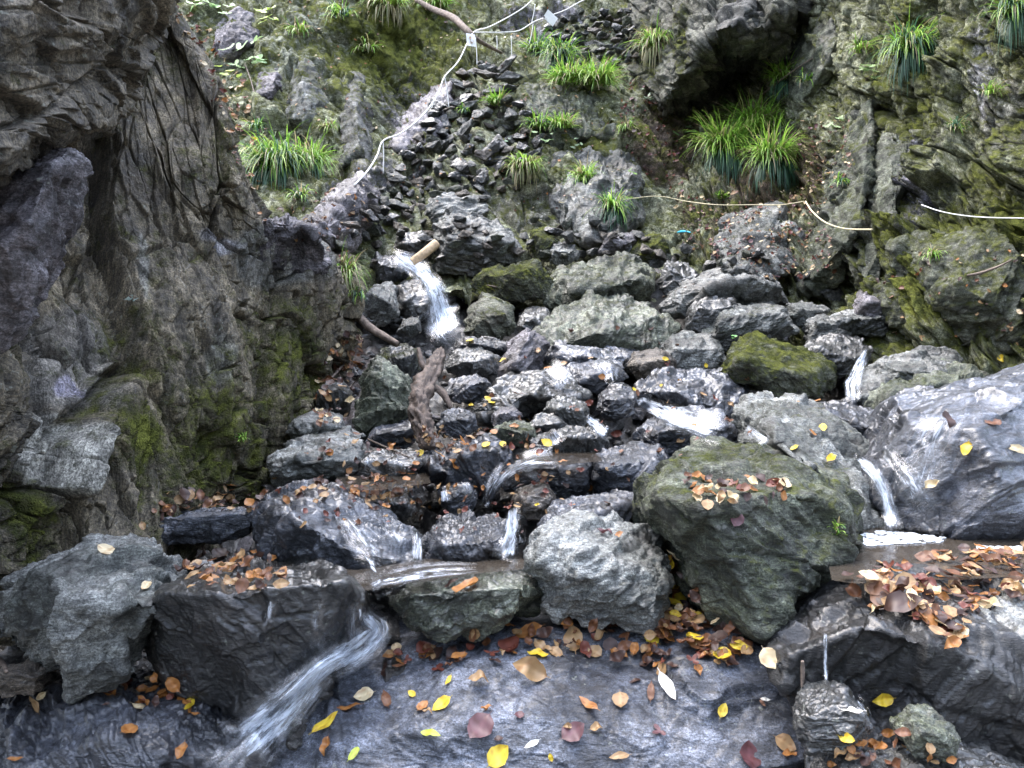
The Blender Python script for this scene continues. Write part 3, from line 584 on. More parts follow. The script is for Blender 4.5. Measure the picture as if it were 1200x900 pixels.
# ------------------------------------------------------------------ loose stones
def stone_protos(k,lvl,sty,flat,seed0,name,far,gain=1.):
    out=[]
    for i in range(k):
        rg=np.random.default_rng(seed0+i)
        P=rg.normal(size=(11,3)); P/=np.linalg.norm(P,axis=1)[:,None]; P*=rg.uniform(.75,1.1,(11,1)); P=P*np.array([1.15,.85,flat])
        c,X,T,s=rock_solid(P*.5,lvl,seed0+i,.8,extra=2)
        X=X-X.mean(0)
        me=rock_mesh(name,X,T,sty[i%len(sty)],seed0+i,gain=gain); me.materials.append(M_FAR if far else M_ROCK); out.append(me)
    return out
def stones(name,label,group,protos,pts,smin,smax,sink=.1,flatup=.5,only=None,cat='stone'):
    for (x,y) in pts:
        h=ray(x,y)
        if not h: continue
        loc,n,ob=h
        if only and not any(ob.name.startswith(s) for s in only): continue
        px=random.uniform(smin,smax); s=px/F*loc.y
        o=bpy.data.objects.new(name,random.choice(protos)); COL.objects.link(o)
        up=(Vector((0,0,1))*flatup+n*(1-flatup)).normalized()
        o.rotation_mode='QUATERNION'; o.rotation_quaternion=orient(up,random.uniform(0,6.28),.25)
        o.scale=(s*random.uniform(.9,1.25),s*random.uniform(.8,1.1),s*random.uniform(.8,1.1)); o.location=loc+n*s*sink
        tag(o,label,cat,group)
PS=stone_protos(10,5,['grey','dark','green','grey','brown'],.62,900,'rubble_stone',True,.85)
PF=stone_protos(10,5,['blue','dark','dark','grey','brown','purple'],.62,950,'rubble_stone',False)
stones('pile_stone','angular grey-brown stone in the tumbled pile running up beside the white rope','stones of the tumbled pile by the rope',PS,
  sample([(545,82),(600,72),(606,120),(640,150),(625,215),(585,235),(520,232),(440,275),(395,292),(425,235),(470,190),(505,140)],205,9.5),13,27,.25,.6)
stones('wall_stone','small dark stone of the low dry-stone bank below the paper tag at the top','stones of the dry-stone bank at the top',PS,
  sample([(640,35),(680,15),(740,12),(748,70),(715,82),(655,76)],85,7.5),10,19,.25,.7)
stones('rubble_stone','small wet stone filling a gap between boulders of the stream bed','rubble stones in the stream bed',PF,
  sample([(400,300),(700,290),(900,330),(1040,400),(1030,520),(860,520),(700,590),(480,700),(280,720),(200,690),(290,540),(380,430)],330,9),13,30,.25,.5,only=['ravine_bed'])
stones('rubble_stone','small pale stone lying loose at the head of the stream','loose stones at the stream head',PS,
  sample([(440,262),(560,255),(720,262),(840,285),(960,320),(940,345),(800,310),(640,300),(440,310)],75,11),10,24,.25,.6)
stones('rubble_stone','small wet chip of rock below the front boulders','rock chips in the front gaps',PF,
  sample([(180,700),(420,720),(640,730),(900,760),(1000,880),(880,900),(600,745),(200,830)],70,10),16,40,.2,.5,only=['ravine_bed'])
# gravel that fills the remaining gaps
def scatter_mesh(name,items,mat):     # items: (verts, tris, tone rgb) already in world space
    Vs=[];Ts=[];Cs=[];k=0
    for v,t,c in items: Vs.append(v);Ts.append(t+k);Cs.append(np.broadcast_to(c,(len(v),3)));k+=len(v)
    V=np.concatenate(Vs);me=mesh_from(name,V,np.concatenate(Ts),True); attr(me,'tone',np.concatenate(Cs)); attr(me,'moss',np.full(k,-.3)); attr(me,'wet',np.full(k,.6))
    return link(name,me,mat)
iv,it=ico(2); G=[]
for (x,y) in sample([(380,290),(1000,330),(1060,520),(900,800),(1100,900),(300,900),(160,700),(280,560)],1500):
    h=ray(x,y)
    if not h or h[2].name!='ravine_bed': continue
    s=random.uniform(.008,.03)*(1+.12*h[0].y); r=np.random.default_rng(len(G)).uniform(.6,1.25,(len(iv),1))
    v=iv*r*np.array([1,.8,.55])*s; v=v@np.array(Matrix.Rotation(random.uniform(0,6),3,'Z')).T+np.array(h[0])
    g=random.uniform(.03,.16); G.append((v,it,np.array([g,g*.96,g*.88])))
tag(scatter_mesh('gravel',G,M_ROCK),'dark wet gravel filling gaps of stream bed','gravel',kind='stuff')

# ------------------------------------------------------------------ water
def water_mat(name,col,white,dens):
    k=NT(name); fl=k.n('Attribute'); fl.attribute_name='flow'
    mp=k.n('Mapping'); k.put(mp.inputs['Vector'],fl.outputs['Color']); mp.inputs['Scale'].default_value=(1,1,0)
    a=k.noise(mp.outputs[0],1.,6,.7,.25); e=k.attr('edge')
    al=k.ramp(k.math('ADD',a,k.math('MULTIPLY',k.math('SUBTRACT',e,1.),.40)),dens,dens+.16)
    al=k.math('MULTIPLY',al,white)
    b=k.n('Bump'); b.inputs['Strength'].default_value=.8; b.inputs['Distance'].default_value=.015; k.put(b.inputs['Height'],a)
    pb=k.n('BsdfPrincipled'); pb.inputs['Base Color'].default_value=(*col,1); pb.inputs['Roughness'].default_value=.22; k.put(pb.inputs['Normal'],b.outputs[0])
    tl=k.n('BsdfTranslucent'); tl.inputs['Color'].default_value=(*col,1)
    m1=k.n('MixShader'); m1.inputs[0].default_value=.3; k.t.links.new(pb.outputs[0],m1.inputs[1]); k.t.links.new(tl.outputs[0],m1.inputs[2])
    tr=k.n('BsdfTransparent'); gl=k.n('BsdfGlossy'); gl.inputs['Roughness'].default_value=.08; k.put(gl.inputs['Normal'],b.outputs[0])
    m0=k.n('MixShader'); k.put(m0.inputs[0],k.math('MULTIPLY',e,.14)); k.t.links.new(tr.outputs[0],m0.inputs[1]); k.t.links.new(gl.outputs[0],m0.inputs[2])
    mx=k.n('MixShader'); k.put(mx.inputs[0],al); k.t.links.new(m0.outputs[0],mx.inputs[1]); k.t.links.new(m1.outputs[0],mx.inputs[2])
    k.out(mx.outputs[0]); return k.m
M_FOAM=water_mat('falling_water',(.84,.91,1.),.93,.42); M_THIN=water_mat('thin_water',(.80,.86,.94),.8,.50)
def smooth(a,k,axis=0):
    for _ in range(k):
        p=np.pad(a,[(1,1) if i==axis else (0,0) for i in range(a.ndim)],mode='edge')
        a=.25*np.take(p,range(0,a.shape[axis]),axis)+.5*np.take(p,range(1,a.shape[axis]+1),axis)+.25*np.take(p,range(2,a.shape[axis]+2),axis)
    return a
def cascade(pts,layers=2,mat=None,m=18,lift=.02,sm=6,streak=9.,bulge=.02):
    P=np.array(pts,float); L=np.hypot(*np.diff(P[:,:2],axis=0).T).sum(); n=max(12,int(L/3.))
    C=catmull(P,n); d=np.gradient(C[:,:2],axis=0); d/=np.linalg.norm(d,axis=1)[:,None]; nr=np.stack([-d[:,1],d[:,0]],1)
    v=np.linspace(-1,1,m)
    X=C[:,0][:,None]+nr[:,0][:,None]*v*C[:,2][:,None]; Yp=C[:,1][:,None]+nr[:,1][:,None]*v*C[:,2][:,None]
    Dp=np.full(X.shape,np.nan)
    for i in range(n):
        for j in range(m):
            h=ray(X[i,j],Yp[i,j])
            if h: Dp[i,j]=h[0].y
    Dp=np.where(np.isnan(Dp),np.nanmedian(Dp),Dp)
    md=np.median(Dp,axis=1)[:,None]; Dp=np.minimum(Dp,md+.15); mn=Dp.copy()
    for s in (-2,-1,1,2): mn=np.minimum(mn,np.roll(Dp,s,0) if False else np.take(Dp,np.clip(np.arange(n)+s,0,n-1),0))
    Dp=smooth(smooth(.5*mn+.5*np.minimum(mn,mn.min(1,keepdims=True)+.12),sm,0),3,1)
    V=[];T=[];FL=[];E=[];k=0
    for l in range(layers):
        w=1-.12*l; jit=smooth(rng.normal(size=(n,m)),2,0)*.006+smooth(rng.normal(size=(1,m))*np.ones((n,1)),1,1)*.012
        D=Dp-lift-.022*l-bulge*(1-v**2)[None,:]+jit
        x=C[:,0][:,None]+(X-C[:,0][:,None])*w; y=C[:,1][:,None]+(Yp-C[:,1][:,None])*w
        V.append(np.stack([(x-600)/F*D,D,CZ+(450-y)/F*D],-1).reshape(-1,3))
        idx=np.arange(n*m).reshape(n,m)+k; k+=n*m
        T.append(np.stack([idx[:-1,:-1],idx[:-1,1:],idx[1:,1:],idx[1:,:-1]],-1).reshape(-1,4))
        wm=C[:,2].mean()*2/F*Dp.mean(); lm=L/F*Dp.mean()
        u=np.broadcast_to((v*.5+.5)*wm*streak*4+l*7+len(bpy.data.objects)*1.7,(n,m)); q=np.broadcast_to(np.linspace(0,lm*streak*.8,n)[:,None]+l*3,(n,m))
        FL.append(np.stack([u,q,0*u],-1).reshape(-1,3))
        ends=np.minimum(np.linspace(0,6,n),1)*np.minimum(np.linspace(6,0,n),1)
        E.append(((1-np.abs(v)**3)[None,:]*ends[:,None]).ravel())
    me=mesh_from('water',np.concatenate(V),np.concatenate(T)); attr(me,'flow',np.concatenate(FL)); attr(me,'edge',np.concatenate(E))
    return tag(link('water',me,mat or M_FOAM),kind='structure')
falls=[
 dict(pts=[(640,428,14),(655,440,16),(665,452,12)],mat=M_THIN,sm=3),
 dict(pts=[(700,412,12),(712,432,16),(720,450,14)],mat=M_THIN,sm=3,layers=1), dict(pts=[(545,562,7),(548,585,8)],mat=M_THIN,sm=2), dict(pts=[(610,600,8),(612,640,10)],mat=M_THIN,sm=3),
 dict(pts=[(870,500,10),(900,520,10)],mat=M_THIN,sm=3,layers=1),  dict(pts=[(420,705,14),(418,740,14),(425,765,12)],mat=M_THIN,sm=3),
 dict(pts=[(640,508,18),(650,524,20)],mat=M_THIN,sm=2,layers=1), dict(pts=[(1120,470,20),(1090,520,30),(1070,580,30)],mat=M_THIN,layers=1), dict(pts=[(445,595,12),(470,640,14)],mat=M_THIN,layers=1),
 dict(pts=[(448,290,8),(470,303,11),(492,316,15),(505,332,14),(512,348,18),(518,368,23),(524,390,25),(536,402,18)],layers=3),
 dict(pts=[(424,694,12),(430,722,16),(440,740,22),(412,765,24),(378,785,22),(335,828,32),(292,868,42),(250,912,52)],layers=3,m=30),
 dict(pts=[(560,668,10),(500,672,14),(455,684,16),(425,697,14)],mat=M_THIN),
 dict(pts=[(600,588,9),(601,612,11),(597,635,14),(590,658,20)],layers=2,sm=3),
 dict(pts=[(488,618,7),(490,640,9),(488,660,12)],mat=M_THIN),
 dict(pts=[(650,538,22),(612,545,20),(588,560,16),(574,582,12),(570,602,10)],mat=M_THIN,layers=3),
 dict(pts=[(1020,405,5),(1008,428,10),(999,452,12),(1001,472,10)],layers=2,sm=3),
 dict(pts=[(1000,533,5),(1018,548,10),(1034,572,11),(1042,600,12),(1046,628,18)],layers=3,sm=3),
 dict(pts=[(968,735,4),(967,770,3.5),(969,803,3)],layers=1,sm=3),
 dict(pts=[(1002,815,6),(1015,838,7),(1020,862,6)],mat=M_THIN,sm=3),
 dict(pts=[(740,466,7),(765,478,14),(800,492,20),(850,503,24)],layers=2),
 dict(pts=[(686,488,6),(700,500,10),(712,510,10)],layers=2,sm=3),
 dict(pts=[(520,574,6),(523,588,8)],layers=2,sm=2),
 dict(pts=[(430,534,12),(432,556,14)],mat=M_THIN,sm=2,layers=1), dict(pts=[(465,534,14),(466,556,16)],mat=M_THIN,sm=2,layers=1),
 dict(pts=[(400,600,10),(430,640,22),(455,668,26)],mat=M_THIN,layers=1),
 dict(pts=[(1030,520,8),(1060,560,18),(1090,600,22)],mat=M_THIN,layers=1),
 dict(pts=[(375,700,8),(372,730,9),(376,765,9)],mat=M_THIN,layers=1,sm=3), dict(pts=[(320,702,8),(316,730,8)],mat=M_THIN,layers=1,sm=3),
]
def pool_mat():
    k=NT('still_water'); tc=k.n('TexCoord').outputs['Object']; a=k.noise(tc,9,3,.5,.4); a2=k.noise(tc,30,3,.5)
    b=k.n('Bump'); b.inputs['Strength'].default_value=.35; b.inputs['Distance'].default_value=.012; k.put(b.inputs['Height'],k.math('ADD',a,k.math('MULTIPLY',a2,.3)))
    pb=k.n('BsdfPrincipled'); pb.inputs['Base Color'].default_value=(.075,.062,.048,1); pb.inputs['Roughness'].default_value=.06; pb.inputs['IOR'].default_value=1.33; k.put(pb.inputs['Normal'],b.outputs[0])
    tr=k.n('BsdfTransparent'); mx=k.n('MixShader'); mx.inputs[0].default_value=.6; k.t.links.new(tr.outputs[0],mx.inputs[1]); k.t.links.new(pb.outputs[0],mx.inputs[2]); k.out(mx.outputs[0]); return k.m
M_POOL=pool_mat()
def onplane(px,py,z):
    Y=(CZ-z)/((py-450)/F); return np.array([(px-600)/F*Y,Y,z])
def sheet(name,poly,z,mat,th=.012):
    bm=bmesh.new(); f=bm.faces.new([bm.verts.new(onplane(x,y,z)) for x,y in poly]); bmesh.ops.triangulate(bm,faces=[f])
    bmesh.ops.recalc_face_normals(bm,faces=bm.faces[:])
    if bm.faces[0].normal.z<0: bmesh.ops.reverse_faces(bm,faces=bm.faces[:])
    me=bpy.data.meshes.new(name); bm.to_mesh(me); bm.free()
    return tag(link(name,me,mat),kind='structure')
zp=CZ-.615
sheet('pool_water',[(960,618),(1080,612),(1260,622),(1300,672),(1240,680),(1180,676),(1120,680),(1060,678),(1005,684),(975,680)],zp,M_POOL)
sheet('pool_water',[(330,662),(420,668),(500,655),(640,655),(640,664),(560,672),(480,684),(432,692),(380,690),(335,686)],CZ-.665,M_POOL)
sheet('pool_water',[(608,532),(640,522),(700,524),(706,540),(660,545),(612,545)],CZ-.375,M_POOL)
sheet('pool_water',[(395,556),(440,550),(500,552),(505,566),(440,575),(392,572)],CZ-.46,M_POOL)
DG=fresh()
WATER=[cascade(**f) for f in falls]
# foam where the right-hand cascade strikes the pool
def foam(poly,z,n):
    items=[]; v0,t0=ico(2)
    for (x,y) in sample(poly,n):
        s=random.uniform(.003,.009); c=onplane(x,y,z+.002); v=v0*np.array([1.6,1.,.6])*s+c; items.append((v,t0,np.array([.88,.92,.96])))
    o=scatter_mesh('foam',items,M_FOAMB); return tag(o,kind='structure')
M_FOAMB=plain_mat('foam_bubbles',(.6,.64,.68),.3,.08)
foam([(1005,628),(1030,622),(1070,625),(1110,630),(1100,636),(1060,637),(1015,640)],zp,330)
foam([(1145,640),(1240,642),(1240,647),(1150,646)],zp,150)
foam([(420,736),(440,730),(468,738),(452,752),(418,758)],CZ-.80,120) if False else None

# ------------------------------------------------------------------ wood, ropes, tags
def tube(name,pts,rad,mat,sides=8,n=40,rough=0.,parent=None,taper=None,seed=0):
    P=catmull(np.array(pts,float),n); r=catmull(np.array(rad,float)[:,None],n)[:,0] if hasattr(rad,'__len__') else np.full(n,rad)
    t=np.gradient(P,axis=0); t/=np.linalg.norm(t,axis=1)[:,None]+1e-9
    up=np.array([0.13,.2,1.]); a=np.cross(t,up); a/=np.linalg.norm(a,axis=1)[:,None]+1e-9; b=np.cross(t,a)
    th=np.linspace(0,2*np.pi,sides,endpoint=False)
    R=r[:,None]*np.ones(sides)
    if rough:
        q=np.stack([np.cos(th)[None,:]*np.ones((n,1))*2.5,np.sin(th)[None,:]*np.ones((n,1))*2.5,np.arange(n)[:,None]*.12*np.ones(sides)],-1).reshape(-1,3)
        R=R*(1+rough*(fbm(q+seed,4)*1.2+.5*ridged(q*np.array([1.5,1.5,.5])+seed,3)).reshape(n,sides))
    V=P[:,None,:]+R[...,None]*(np.cos(th)[None,:,None]*a[:,None,:]+np.sin(th)[None,:,None]*b[:,None,:])
    idx=np.arange(n*sides).reshape(n,sides); nx=np.roll(idx,-1,1)
    T=np.stack([idx[:-1],nx[:-1],nx[1:],idx[1:]],-1).reshape(-1,4)
    V=np.concatenate([V.reshape(-1,3),P[:1],P[-1:]]); k=n*sides
    c1=np.stack([np.full(sides,k),nx[0],idx[0],np.full(sides,k)],-1); c2=np.stack([np.full(sides,k+1),idx[-1],nx[-1],np.full(sides,k+1)],-1)
    bm=bmesh.new(); vs=[bm.verts.new(v) for v in V]
    for q in T: bm.faces.new([vs[i] for i in q])
    for q in c1: bm.faces.new([vs[i] for i in q[:3]])
    for q in c2: bm.faces.new([vs[i] for i in q[:3]])
    bmesh.ops.recalc_face_normals(bm,faces=bm.faces[:]); me=bpy.data.meshes.new(name); bm.to_mesh(me); bm.free()
    me.polygons.foreach_set('use_smooth',np.full(len(me.polygons),True))
    return link(name,me,mat,parent)
M_ROPE=plain_mat('white_rope',(.78,.77,.74),.8,.15,120); M_YROPE=plain_mat('yellowed_cord',(.55,.48,.30),.8,.2,120)
M_PAPER=plain_mat('paper',(.85,.85,.84),.7,.05,20)
M_WOOD=plain_mat('weathered_wood',(.15,.115,.09),.8,.5,26,.8); M_BARK=plain_mat('dark_wood',(.10,.075,.055),.75,.5,40,.8); M_CUT=plain_mat('pale_cut_wood',(.50,.36,.22),.7,.25,30,.4)
M_STUMP=plain_mat('rotting_wood',(.085,.062,.048),.75,.65,22,1.); M_BLUE=plain_mat('blue_plastic',(.05,.42,.60),.4,.1,20)
A3=lambda L:[at(*q) for q in L]
def rope(pts,r,mat,label,cat='rope',cords=()):
    o=tube('rope',A3(pts),r,mat,8,90); tag(o,label,cat)
    for (x0,y0,Y0,x1,y1) in cords:
        tube('hanging_cord',A3([(x0,y0,Y0),((x0+x1)/2+.6,(y0+y1)/2,Y0),(x1,y1,Y0)]),r*.75,mat,6,10,parent=o)
    return o
rope([(627,-3,12.4),(612,10,12.2),(592,22,12),(572,32,11.6),(556,37,11.3),(548,50,11.0),(537,72,10.7),(521,90,10.4),(514,108,10.2),(503,126,10),(487,143,9.7),(468,157,9.4),(449,165,9.2),(442,182,9),(431,200,8.6),(415,217,8.2)],.009,M_ROPE,
  'white rope sagging down the left slope from the top towards the big cliff',cords=[(557,44,11.2,559,76),(521,90,10.4,526,126),(512,108,10.2,505,128),(449,165,9.2,449,203)])
rope([(700,-6,13.2),(680,2,13),(662,12,12.8),(640,20,12.5),(625,26,12.3),(608,36,12),(588,38,11.8),(570,38,11.5),(556,38,11.3)],.009,M_ROPE,
  'second thinner white rope climbing off the top edge to the right',cords=[(599,42,12,599,80),(625,26,12.3,620,52),(623,26,12.3,627,5),(582,42,11.8,582,62)])
rope([(655,237,9.4),(690,238,9.3),(730,234,9.3),(770,230,9.2),(805,236,9),(840,240,8.6),(880,240,8.4),(915,240,8.1),(942,236,7.9)],.005,M_YROPE,'thin yellowed cord strung across the middle of the back slope',cat='cord')
rope([(944,236,7.9),(952,248,7.4),(968,261,7.0),(990,268,6.8),(1022,269,6.4)],.007,M_YROPE,'short sagging cord tied between two ribs of the right cliff',cat='cord')
rope([(1080,240,6.1),(1100,247,5.9),(1125,252,5.75),(1160,255,5.55),(1230,256,5.2)],.004,M_ROPE,'taut pale cord leaving the picture across the right cliff',cat='cord')
def papertag(px,py,Y,w,h,rot,label):
    bm=bmesh.new(); c=at(px,py,Y); s=Y/F
    bmesh.ops.create_cube(bm,size=1.); me=bpy.data.meshes.new('paper_tag')
    for v in bm.verts: v.co=Vector((v.co.x*w*s,v.co.y*.008,v.co.z*h*s))
    bmesh.ops.subdivide_edges(bm,edges=bm.edges[:],cuts=3)
    for v in bm.verts: v.co.y+=.03*math.sin(v.co.x/(w*s)*2.6+v.co.z*4)
    bm.to_mesh(me); bm.free(); o=link('paper_tag',me,M_PAPER,origin=c); o.rotation_euler=(0,rot,.15)
    tag(o,label,'paper tag')
    return o
papertag(552,47,10.9,11,15,-.1,'white paper tag hanging where the branch meets the sagging rope')
papertag(645,21,12.4,15,12,.55,'tilted white paper tag on the thinner rope near the top edge')
tag(tube('fallen_branch',A3([(488,0,12.3),(510,12,12.0),(532,22,11.7),(548,36,11.3),(562,48,11.3),(588,62,11.6)]),[.035,.04,.045,.04,.03,.02],M_WOOD,8,30,.4),'bare crooked branch lying down the mossy slope behind the paper tag','branch')
lg=tube('cut_log',A3([(483,307,7.75),(497,297,7.75),(512,285,7.8)]),[.038,.045,.045],M_CUT,14,14,.12); tag(lg,'pale sawn log end jutting over the top of the upper fall','log')
tag(tube('fallen_branch',A3([(404,358,6.35),(420,372,6.2),(440,388,6.05),(466,403,5.95)]),[.028,.033,.03,.02],M_WOOD,10,30,.45,seed=4),'thick grey stick slanting out from the left cliff below the upper fall','branch')
st=tube('weathered_stump',A3([(501,525,4.25),(497,505,4.3),(491,482,4.4),(497,455,4.55),(508,432,4.8),(516,412,5.0)]),[.03,.036,.044,.046,.04,.022],M_STUMP,30,100,1.0,seed=8); tag(st,'weathered upright stump of driftwood beside the triangular boulder','driftwood')
tube('root_stub',A3([(503,440,4.75),(494,425,4.8),(490,408,4.85)]),[.02,.018,.008],M_STUMP,10,16,.8,parent=st,seed=12)
tube('root_stub',A3([(505,450,4.6),(520,462,4.55),(528,478,4.5)]),[.022,.018,.008],M_STUMP,10,16,.8,parent=st,seed=13)
def stick(p,r,label,mat=None,cat='twig',lift=.03):
    q=[]
    for x,y in p:
        h=ray(x,y); q.append((h[0].x,h[0].y,h[0].z) if h else at(x,y,depth(y)))
    q=np.array(q); q=smooth(q,2,0); q[:,1]-=lift; q[:,2]+=lift*.5
    return tag(tube('fallen_twig',q,[r*.7,r,r*.8,r*.4],mat or M_BARK,6,24,.2),label,cat)
stick([(422,512),(445,524),(470,535),(498,545)],.006,'thin reddish twig bent over the black ledge left of the stream')
stick([(380,455),(395,440),(410,425),(420,405)],.010,'pale broken stick standing in litter against the left cliff',M_WOOD)
stick([(385,480),(400,468),(415,455),(428,436)],.007,'short brown twig beside the triangular boulder',M_BARK)
stick([(1120,325),(1145,330),(1165,318),(1195,300)],.010,'pale broken stick caught on the mossy right cliff',M_WOOD)
stick([(770,352),(785,348),(800,342),(822,330)],.014,'bleached stick lying on the broad ridge stone',M_WOOD)
stick([(935,770),(938,785),(936,800),(934,812)],.006,'short pale twig on the black wall beside the drip',M_WOOD)
stick([(0,770),(6,776),(12,784),(18,792)],.012,'grey stick end poking in at the left edge',M_WOOD)
stick([(560,335),(585,338),(610,345),(640,352)],.008,'dark stick across the moss-carpeted boulder')
stick([(875,128),(905,100),(935,80),(965,62)],.012,'thin bare branch leaning under the dark overhang',M_WOOD)
stick([(280,60),(300,100),(310,140),(305,180)],.008,'thin stem drooping over the rocks above the left cliff',M_WOOD)
stick([(790,276),(798,272),(804,272),(812,276)],.014,'bright blue plastic scrap caught in the gully stones',M_BLUE,'litter')

# ------------------------------------------------------------------ grass tufts and little plants
def blades(n,L,spread,droop,cols,rg,wid=.006,dirs=None,flat=1.):
    V=[];T=[];C=[];k=0; S=6
    for i in range(n):
        a=rg.uniform(0,2*np.pi); rr=spread*np.sqrt(rg.random()); base=np.array([rr*np.cos(a),rr*np.sin(a)*flat,rg.uniform(-.02,.02)])
        a2=a+rg.normal()*.7; el=rg.uniform(.55,1.45); l=L*rg.uniform(.5,1.1); d=np.array([np.cos(a2)*np.cos(el),np.sin(a2)*np.cos(el),np.sin(el)])
        if dirs is not None: d=d+np.array(dirs); d/=np.linalg.norm(d)
        p=base.copy(); w0=wid*rg.uniform(.6,1.2); side=np.cross(d,[0,0,1.]); side/=np.linalg.norm(side)+1e-6
        c0=np.array(cols[rg.integers(len(cols))])*rg.uniform(.7,1.25)
        dr=droop*rg.uniform(.6,1.4)
        for s in range(S+1):
            t=s/S; w=w0*(1-t**1.6)+.0006
            V+= [p-side*w,p+side*w]; C+=[c0*(.75+.5*t)]*2
            d=d+np.array([0,0,-dr/S*(1+t)]); d/=np.linalg.norm(d); p=p+d*l/S
        for s in range(S): T.append([k+2*s,k+2*s+1,k+2*s+3,k+2*s+2])
        k+=2*(S+1)
    return np.array(V),np.array(T),np.array(C)
GR=[(.17,.34,.04),(.25,.45,.06),(.11,.24,.035),(.34,.48,.10)]; BG=[(.05,.12,.07),(.04,.10,.06),(.07,.15,.08)]; DRY=[(.34,.28,.16),(.24,.22,.10),(.16,.18,.07)]
def tuft(px,py,wpx,hpx,n,cols,label,droop=1.3,seed=1,under=None,dirs=(0,-.5,0)):
    cols=list(cols)+list(cols)+DRY[:2]
    h=ray(px,py); 
    if not h: return
    Y=h[0].y; s=Y/F; rg=np.random.default_rng(seed)
    V,T,C=blades(n,hpx*s*1.0,wpx*s*.28,droop,cols,rg,wid=max(.0035,.8*s),dirs=dirs)
    if under:
        V2,T2,C2=blades(int(n*.6),hpx*s*.85,wpx*s*.25,droop*2.2,under,rg,wid=max(.0035,.8*s),dirs=(0,-.6,-.5)); V2[:,2]-=hpx*s*.12; V2[:,1]-=.03
        T=np.concatenate([T,T2+len(V)]); V=np.concatenate([V,V2]); C=np.concatenate([C,C2])
    me=mesh_from('grass_tuft',V,T); attr(me,'tone',C)
    tag(link('grass_tuft',me,M_GRASS,origin=np.array(h[0])+np.array([0,-.02,0])),label,'grass tuft')
tuft(322,195,66,66,380,GR+BG,'large blue-green tuft hanging by orange leaves above the left cliff',1.6,1,BG)
tuft(360,195,60,56,240,GR+[(.28,.33,.12)],'yellower tuft just right of the large hanging tuft',1.5,2,BG)
tuft(850,178,56,62,420,GR,'left clump of the bright grass below the dark hollow, with dark skirt',1.2,3,BG)
tuft(886,155,56,60,400,GR,'upper clump of the bright grass below the dark hollow',1.2,4,BG)
tuft(905,188,46,56,340,GR,'lower right clump of bright grass, fringed with dark hanging blades',1.3,5,BG)
tuft(918,95,36,40,240,GR,'small round tuft on the ledge above the bright clumps',1.2,6,BG)
tuft(1068,62,56,60,380,GR+BG,'long tuft hanging high on the right cliff',1.7,7,BG)
tuft(1190,18,50,60,240,BG+GR,'dark tuft in the top right corner',1.7,8,BG)
tuft(668,98,50,40,240,GR,'left half of the bright clump on the bank below the dry-stone bank',1.2,9)
tuft(700,100,55,42,280,GR,'right half of the bright clump on the bank below the dry-stone bank',1.2,10)
tuft(630,62,28,38,140,GR+BG,'narrow tuft at the left end of the dry-stone bank',1.3,11)
tuft(655,68,34,42,180,GR+BG,'drooping tuft in front of the dry-stone bank',1.5,12,BG)
tuft(632,152,36,30,150,GR+BG,'dark little tuft on the middle of the back slope',1.2,13)
tuft(658,150,34,28,150,GR,'bright little tuft beside the dark one on the back slope',1.2,14)
tuft(582,123,22,26,90,GR,'tiny bright tuft growing out of the tumbled stones',1.1,15)
tuft(615,198,42,34,190,GR+DRY,'pale drooping tuft below the tumbled stones',1.6,16,DRY)
tuft(684,212,28,34,140,GR,'upright tuft on the bare rock face left of the gully',1.3,17,BG)
tuft(717,245,30,40,150,GR+BG,'tuft hanging just above the yellowed cord',1.5,18,BG)
tuft(768,55,40,45,180,GR+DRY,'dry straw-coloured tuft under the overhanging rock',1.6,19,DRY)
tuft(455,8,46,36,160,GR+DRY,'tuft at the top edge above the mossy slab',1.5,20,DRY)
tuft(510,10,46,36,160,GR,'tuft at the top edge beside the crooked branch',1.4,21)
tuft(402,322,36,44,170,GR+DRY,'loose tuft on the tip of the left cliff beside the stream head',1.6,22,DRY)
tuft(845,232,14,14,50,GR,'tiny weed just below the bright grass clumps',1.,23)
tuft(978,620,12,12,40,GR,'tiny green weed on the right face of the huge mossy boulder',.8,24)
tuft(285,514,16,12,50,GR,'tiny green weed at the left cliff foot above the leaves',.9,25)
for i,(x,y,w_,lb) in enumerate([(352,232,24,'straggly weed on the ledge under the large hanging tuft'),(385,150,18,'thin weed at the foot of the rock fin beside the rope'),(300,150,20,'wispy dry weed above the large hanging tuft'),
   (430,60,26,'wispy grass on the mossy slab left of the paper tag'),(400,20,30,'ragged grass at the top edge left of the crooked branch'),(350,40,26,'ragged pale grass among rocks at the upper left'),(545,130,12,'one small weed sprouting high in the tumbled pile'),
   (735,150,18,'dry wisp beside the brown litter above the gully'),(945,95,24,'ragged weed on the mossy wedge right of the hollow'),(1010,60,26,'thin dry grass on the right cliff left of the hanging tuft'),(1120,150,22,'small drooping weed below the long hanging tuft'),
   (1160,110,24,'sparse dry weed under the top right corner tuft'),(985,215,18,'wisp of grass at the upper end of the brown gully'),(1090,300,18,'short weed on the mossy foot of the right cliff'),(420,345,20,'green wisp hanging beside the upright grey stone')]):
    tuft(x,y,w_,w_*1.1,55,DRY+GR if i%2 else GR+BG,lb,1.7,60+i)
